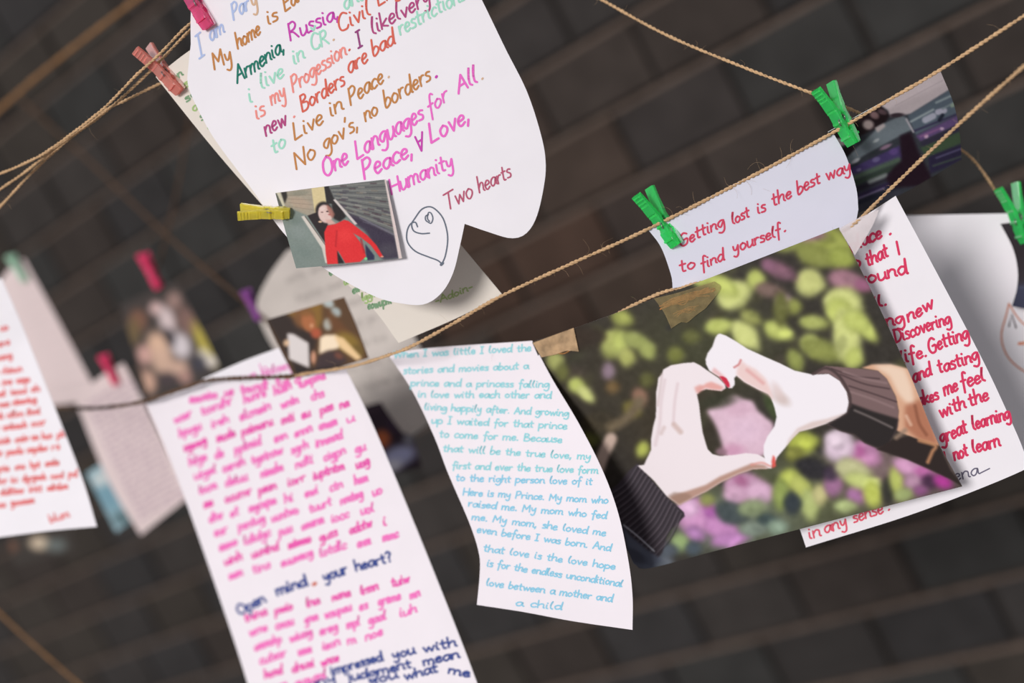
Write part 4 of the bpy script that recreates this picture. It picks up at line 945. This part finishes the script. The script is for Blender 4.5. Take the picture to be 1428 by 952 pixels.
# --- blurred group photograph
K = Print(160, 385, 320, 575, 2.0, (52, 43, 40), (0, 340), 3.173)
for b in [(690, 285, 30, 30, (206, 172, 168), 0), (740, 340, 36, 66, (216, 196, 196), -15), (700, 450, 46, 64, (222, 182, 154), -25), (770, 250, 34, 40, (150, 120, 112), 0), (830, 340, 44, 70, (124, 92, 84), -25), (800, 450, 44, 60, (216, 206, 210), -20), (910, 440, 34, 100, (186, 170, 66), -28), (905, 500, 26, 40, (216, 206, 190), -30), (610, 340, 40, 50, (122, 80, 60), 0), (590, 390, 30, 60, (104, 84, 50), 0),
          (640, 490, 34, 44, (206, 160, 150), -20), (720, 520, 50, 60, (206, 170, 148), -20), (790, 550, 46, 36, (202, 166, 146), 0), (650, 610, 40, 54, (206, 164, 142), -15), (740, 600, 40, 30, (60, 46, 50), 0), (880, 530, 36, 36, (52, 50, 62), 0), (940, 520, 26, 26, (220, 210, 200), 0), (750, 410, 20, 40, (40, 34, 40), -25), (600, 560, 34, 40, (130, 100, 90), 0), (820, 590, 30, 30, (170, 130, 120), 0)]:
    K.blob(*b[:4], b[4], b[5], .95, .5)
K.blur(1)
S_group = Surf((175, 430, 1.06), (245, 400, 1.055), (215, 560, 1.05))
o = photo('printed_photograph', S_group, [(166, 426), (205, 408), (245, 392)], [(212, 568), (262, 545), (310, 520)], [(166, 426), (190, 498), (212, 568)], [(245, 392), (278, 455), (310, 520)], K, 70, 70, M_print)
tag(o, 'blurred photograph of a group of people below the rose clothespin', 'photograph')

# --- three far little photographs
def far_photo(quad, d, base, blobs, label):
    q = np.array(quad, float)
    K = Print(q[:, 0].min() - 4, q[:, 1].min() - 4, q[:, 0].max() + 4, q[:, 1].max() + 4, 2.0, base)
    for b in blobs: K.blob(*b[:4], b[4], b[5] if len(b) > 5 else 0, .95, .5)
    S = Surf((*quad[0], d), (*quad[1], d), (*quad[3], d))
    o = photo('printed_photograph', S, [quad[0], quad[1]], [quad[3], quad[2]], [quad[0], quad[3]], [quad[1], quad[2]], K, 30, 30, M_print)
    tag(o, label, 'photograph')
far_photo([(120, 660), (150, 640), (190, 722), (162, 742)], 1.062, (150, 180, 190), [(150, 690, 16, 24, (120, 160, 176), -25), (140, 668, 10, 10, (206, 214, 214)), (172, 722, 14, 10, (90, 116, 122))], 'blurred pale blue photograph beside the grey-pink page with fine lines')
far_photo([(0, 700), (88, 680), (104, 768), (20, 790)], 1.15, (56, 50, 46), [(55, 757, 14, 9, (216, 196, 170)), (78, 760, 14, 9, (104, 112, 110)), (15, 762, 10, 8, (110, 76, 60))], 'dark blurred photograph peeping out under the red-written letter')
far_photo([(495, 570), (560, 552), (588, 650), (528, 668)], .905, (62, 50, 60), [(533, 612, 11, 12, (206, 112, 70)), (556, 636, 26, 14, (196, 200, 238), -20), (545, 650, 16, 9, (235, 233, 245), -15), (560, 590, 20, 14, (72, 56, 76)), (570, 612, 8, 8, (150, 150, 160))], 'blurred photograph between the pink-written and turquoise-written letters')

# --- dark curled photograph at the right edge
K = Print(1380, 300, 1500, 440, 2.0, (48, 42, 48))
K.blob(1420, 345, 30, 30, (40, 32, 38), 0, 1, .8); K.poly([(1390, 398), (1500, 392), (1500, 445), (1390, 445)], (56, 58, 78), 4); K.line([(1400, 402), (1500, 396)], 2, (84, 88, 110), 1.5, .7)
S_dark = Surf((1395, 311, .7235), (1460, 306, .715), (1428, 430, .727), bend=lambda u, v: -.5 * np.clip(-u, 0, 1) ** 1.5)
o = photo('printed_photograph', S_dark, [(1395, 312), (1430, 308), (1480, 304)], [(1411, 427), (1440, 432), (1480, 436)], [(1395, 312), (1412, 345), (1419, 375), (1418, 402), (1411, 427)], [(1480, 304), (1480, 436)], K, 60, 60, M_print)
tag(o, 'dark curled photograph under the green clothespin at the right edge', 'photograph')

# ------------------------------------------------------------------ tape
def tape_mat(name, rgb, alpha, nz):
    m = material(name, rgb, .12, coat=.6, spec=.6, alpha=alpha, noise=nz, bump=(420, .18, .0004))
    return m
M_tape_brown = tape_mat('brown_tape', (206, 172, 132), .60, (190, .5))
M_tape_olive = tape_mat('olive_tape', (168, 146, 98), .26, (300, .3))
M_tape_clear = tape_mat('clear_tape', (236, 226, 228), .62, (120, .08))
M_fray = material('frayed_fibre', (176, 122, 70), .7, spec=.3, noise=(700, .35))
def fray(surf, a, b, wd_, parent, n=26, rad=.00022):
    V, Fc = [], []; m = 0
    a, b = np.array(a, float), np.array(b, float); nn = np.array([-(b - a)[1], (b - a)[0]]) / np.linalg.norm(b - a)
    for _ in range(n):
        t0 = random.uniform(0, .45); t1 = random.uniform(.5, 1)
        o0, o1, o2 = (random.gauss(0, wd_ / 3) for _ in range(3))
        q = spline([a + (b - a) * t0 + nn * o0, a + (b - a) * (t0 + t1) / 2 + nn * o1, a + (b - a) * t1 + nn * o2], 8)
        P = surf.at(q[:, 0], q[:, 1], random.uniform(.0002, .0004))
        v, f = tube(P, rad * random.uniform(.6, 1.3), 4); V.append(v); Fc += [[k + m for k in ff] for ff in f]; m += len(v)
    o = mesh_obj('trapped_fibres', np.vstack(V), Fc, M_fray, parent); o['kind'] = 'stuff'; o['label'] = 'brown twine fibres under the tape'
class Lift(Surf):
    def __init__(s, base, h): s.__dict__ = dict(base.__dict__); s.h = h
    def at(s, px, py, off=0.0): return Surf.at(s, px, py, off + s.h)
o = sheet('adhesive_tape', Lift(S_hands, .0010), [[(743, 478), (770, 468), (800, 457)], [(800, 457), (807, 490)], [(807, 490), (790, 489), (775, 494), (755, 498)], [(755, 498), (743, 478)]], M_tape_brown, thick=.00008, step=4)
tag(o, 'piece of brown tape on the upper left corner of the hands photograph', 'tape')
fray(S_hands, (748, 486), (803, 468), 9, o, 34); fray(S_hands, (760, 494), (804, 482), 7, o, 16)
o = sheet('adhesive_tape', Lift(S_hands, .0010), [[(912, 416), (945, 408), (996, 392)], [(996, 392), (1005, 402), (984, 430)], [(984, 430), (970, 440), (958, 450), (950, 449), (936, 458)], [(936, 458), (926, 436), (912, 416)]], M_tape_olive, thick=.00008, step=4)
tag(o, 'wrinkled olive tape near the middle of the hands photograph top edge', 'tape')
fray(S_hands, (918, 428), (998, 402), 8, o, 34); fray(S_hands, (936, 440), (985, 424), 8, o, 9, .00014)
V0 = Surf((1170, 318, .6335), (1225, 297, .6325), (1192, 356, .6345))
o = sheet('adhesive_tape', V0, [[(1170, 319), (1195, 305), (1226, 292)], [(1226, 292), (1215, 318), (1192, 356)], [(1192, 356), (1183, 340), (1170, 319)]], M_tape_clear, thick=.00008, step=4)
tag(o, 'clear shiny tape on the upper right corner of the hands photograph', 'tape')

# ------------------------------------------------------------------ clothespins
def prong_mesh(sgn, w=.0058):
    prof = [(.00022, 0), (.00022, .0055), (.0011, .0068), (.0011, .0082), (.0004, .0092), (.0004, .0105), (.0013, .0118), (.0013, .0146), (.0007, .0158), (.0016, .0185), (.0046, .030),
            (.0066, .0296), (.0050, .0238), (.0041, .0182), (.0034, .0172), (.0034, .0110), (.0029, .0102), (.0029, .0086), (.0033, .0080), (.0030, .0040), (.0021, 0)]
    n = len(prof)
    # width tapers a little towards the handle
    V, Fc = [], []
    for z in (-1, 1):
        for inset in (1, 0):
            for (x, y) in prof:
                ww = w * (.5 - .02 * (y / .03))
                cx, cy = .0022 + .0008 * (y / .03), .015
                k = .00035 if inset else 0
                dx, dy = (x - (.0018 + max(0, y - .016) * .27)), 0
                xx = x - math.copysign(min(abs(dx), k), dx) if inset else x
                yy = y + (k if y < .001 else -k if y > .029 else 0) if inset else y
                V.append((sgn * xx, yy, z * (ww - (0 if inset else .00045))))
    # rows: 0 = -z inset(outer face), 1 = -z full, 2 = +z inset, 3 = +z full
    r = lambda k, i: k * n + i % n
    for i in range(n):
        Fc.append([r(0, i), r(0, i + 1), r(1, i + 1), r(1, i)])
        Fc.append([r(1, i), r(1, i + 1), r(3, i + 1), r(3, i)])
        Fc.append([r(3, i), r(3, i + 1), r(2, i + 1), r(2, i)])
    Fc.append([r(0, i) for i in range(n)][::-1]); Fc.append([r(2, i) for i in range(n)])
    # grip ridges and window frames on the outer face
    def box(x0, x1, y0, y1, z0, z1):
        m = len(V)
        for x in (x0, x1):
            for y in (y0, y1):
                for z in (z0, z1): V.append((sgn * x, y, z))
        for f in ((0, 1, 3, 2), (4, 6, 7, 5), (0, 4, 5, 1), (2, 3, 7, 6), (0, 2, 6, 4), (1, 5, 7, 3)): Fc.append([m + i for i in f])
    for k in range(4):
        y = .0225 + k * .0018
        xo = .0050 + (y - .0238) * .27
        box(xo - .0006, xo + .00035, y, y + .0008, -.0024, .0024)
    for y0 in (.0035, .0110, .0166): box(.0026, .0037, y0, y0 + .0011, -.0026, .0026)
    return np.array(V), Fc

def spring_mesh(w=.0058):
    a = np.linspace(0, 2 * math.pi * 4.5, 130)
    q = np.stack([np.cos(a) * .0012, .0132 + np.sin(a) * .0012, -.0021 + .0042 * a / a[-1]], -1)
    q = np.vstack([[(.0044, .0098, -.0021), (.0042, .0125, -.0021)], q, [(-.0042, .0125, .0021), (-.0044, .0098, .0021)]])
    return tube(q, .00028, 6)

def clothespin(jaw, handle, d, mat, label, theta=50, group=None, mats=None, length=.030, tilt=0.0):
    if isinstance(d, Surf): d = float((d.p(*jaw) - CAM) @ R[:, 2]) - .0017
    P0, P1 = pt(*jaw, d), pt(*handle, d + tilt)
    y = P1 - P0; k = np.linalg.norm(y) / length; y /= np.linalg.norm(y)
    z0 = CAM - P0; z0 -= y * (z0 @ y); z0 /= np.linalg.norm(z0)
    x0 = np.cross(y, z0); th = math.radians(theta)
    x = x0 * math.cos(th) - z0 * math.sin(th); z = np.cross(x, y)
    M = np.stack([x, y, z], 1) * k
    o = tag(empty('clothespin', P0), label, 'clothespin', group)
    for s, m in ((-1, mats[0] if mats else mat), (1, mats[1] if mats else mat)):
        V, Fc = prong_mesh(s)
        po = mesh_obj('prong', P0 + V @ M.T, Fc, m, o)
        if mats and s == 1: po['label'] = 'paler back prong'
    V, Fc = spring_mesh()
    mesh_obj('spring', P0 + V @ M.T, Fc, M_metal, o, smooth=True)
    return o
clothespin((944, 342), (896, 266), S_strip, M_green, 'green clothespin on the left end of the paper strip', 50)
clothespin((1191, 201), (1148, 119), .6475, M_green, 'green clothespin where the strip meets the photograph of stands', 48)
clothespin((1432, 338), (1404, 258), S_dark, M_green, 'green clothespin at the right edge on the dark photograph', 40)
clothespin((292, 38), (246, -42), S_heart, M_pink, 'pink clothespin at the top on the heart-shaped letter', 60)
clothespin((252, 128), (198, 66), S_cream, M_salmon, 'salmon clothespin on the cream sheet corner', 52)
clothespin((404, 297), (333, 295), S_woman, M_yellow, 'yellow clothespin holding the small photograph to the heart-shaped letter', 62)
clothespin((222, 402), (202, 360), S_group, M_rose, 'blurred rose clothespin above the group photograph', 60, length=.026)
clothespin((163, 536), (146, 500), S_far2, M_rose, 'blurred rose-red clothespin on the grey-pink page with fine lines', 60, length=.026)
clothespin((362, 446), (342, 404), S_grey, M_purple, 'blurred purple clothespin at the end of the faint twine', 60)
clothespin((36, 392), (14, 356), S_far1, M_mintp, 'blurred mint green clothespin on the grey-pink page at the left', 60)

GROUPS = {'clothespin': 'clothespins on the twines', 'twine': 'jute twines', 'letter': 'handwritten letters', 'photograph': 'printed photographs', 'tape': 'tape on the hands photograph'}
for o in COL.objects:
    if o.parent is None and o.get('category') in GROUPS: o['group'] = GROUPS[o['category']]
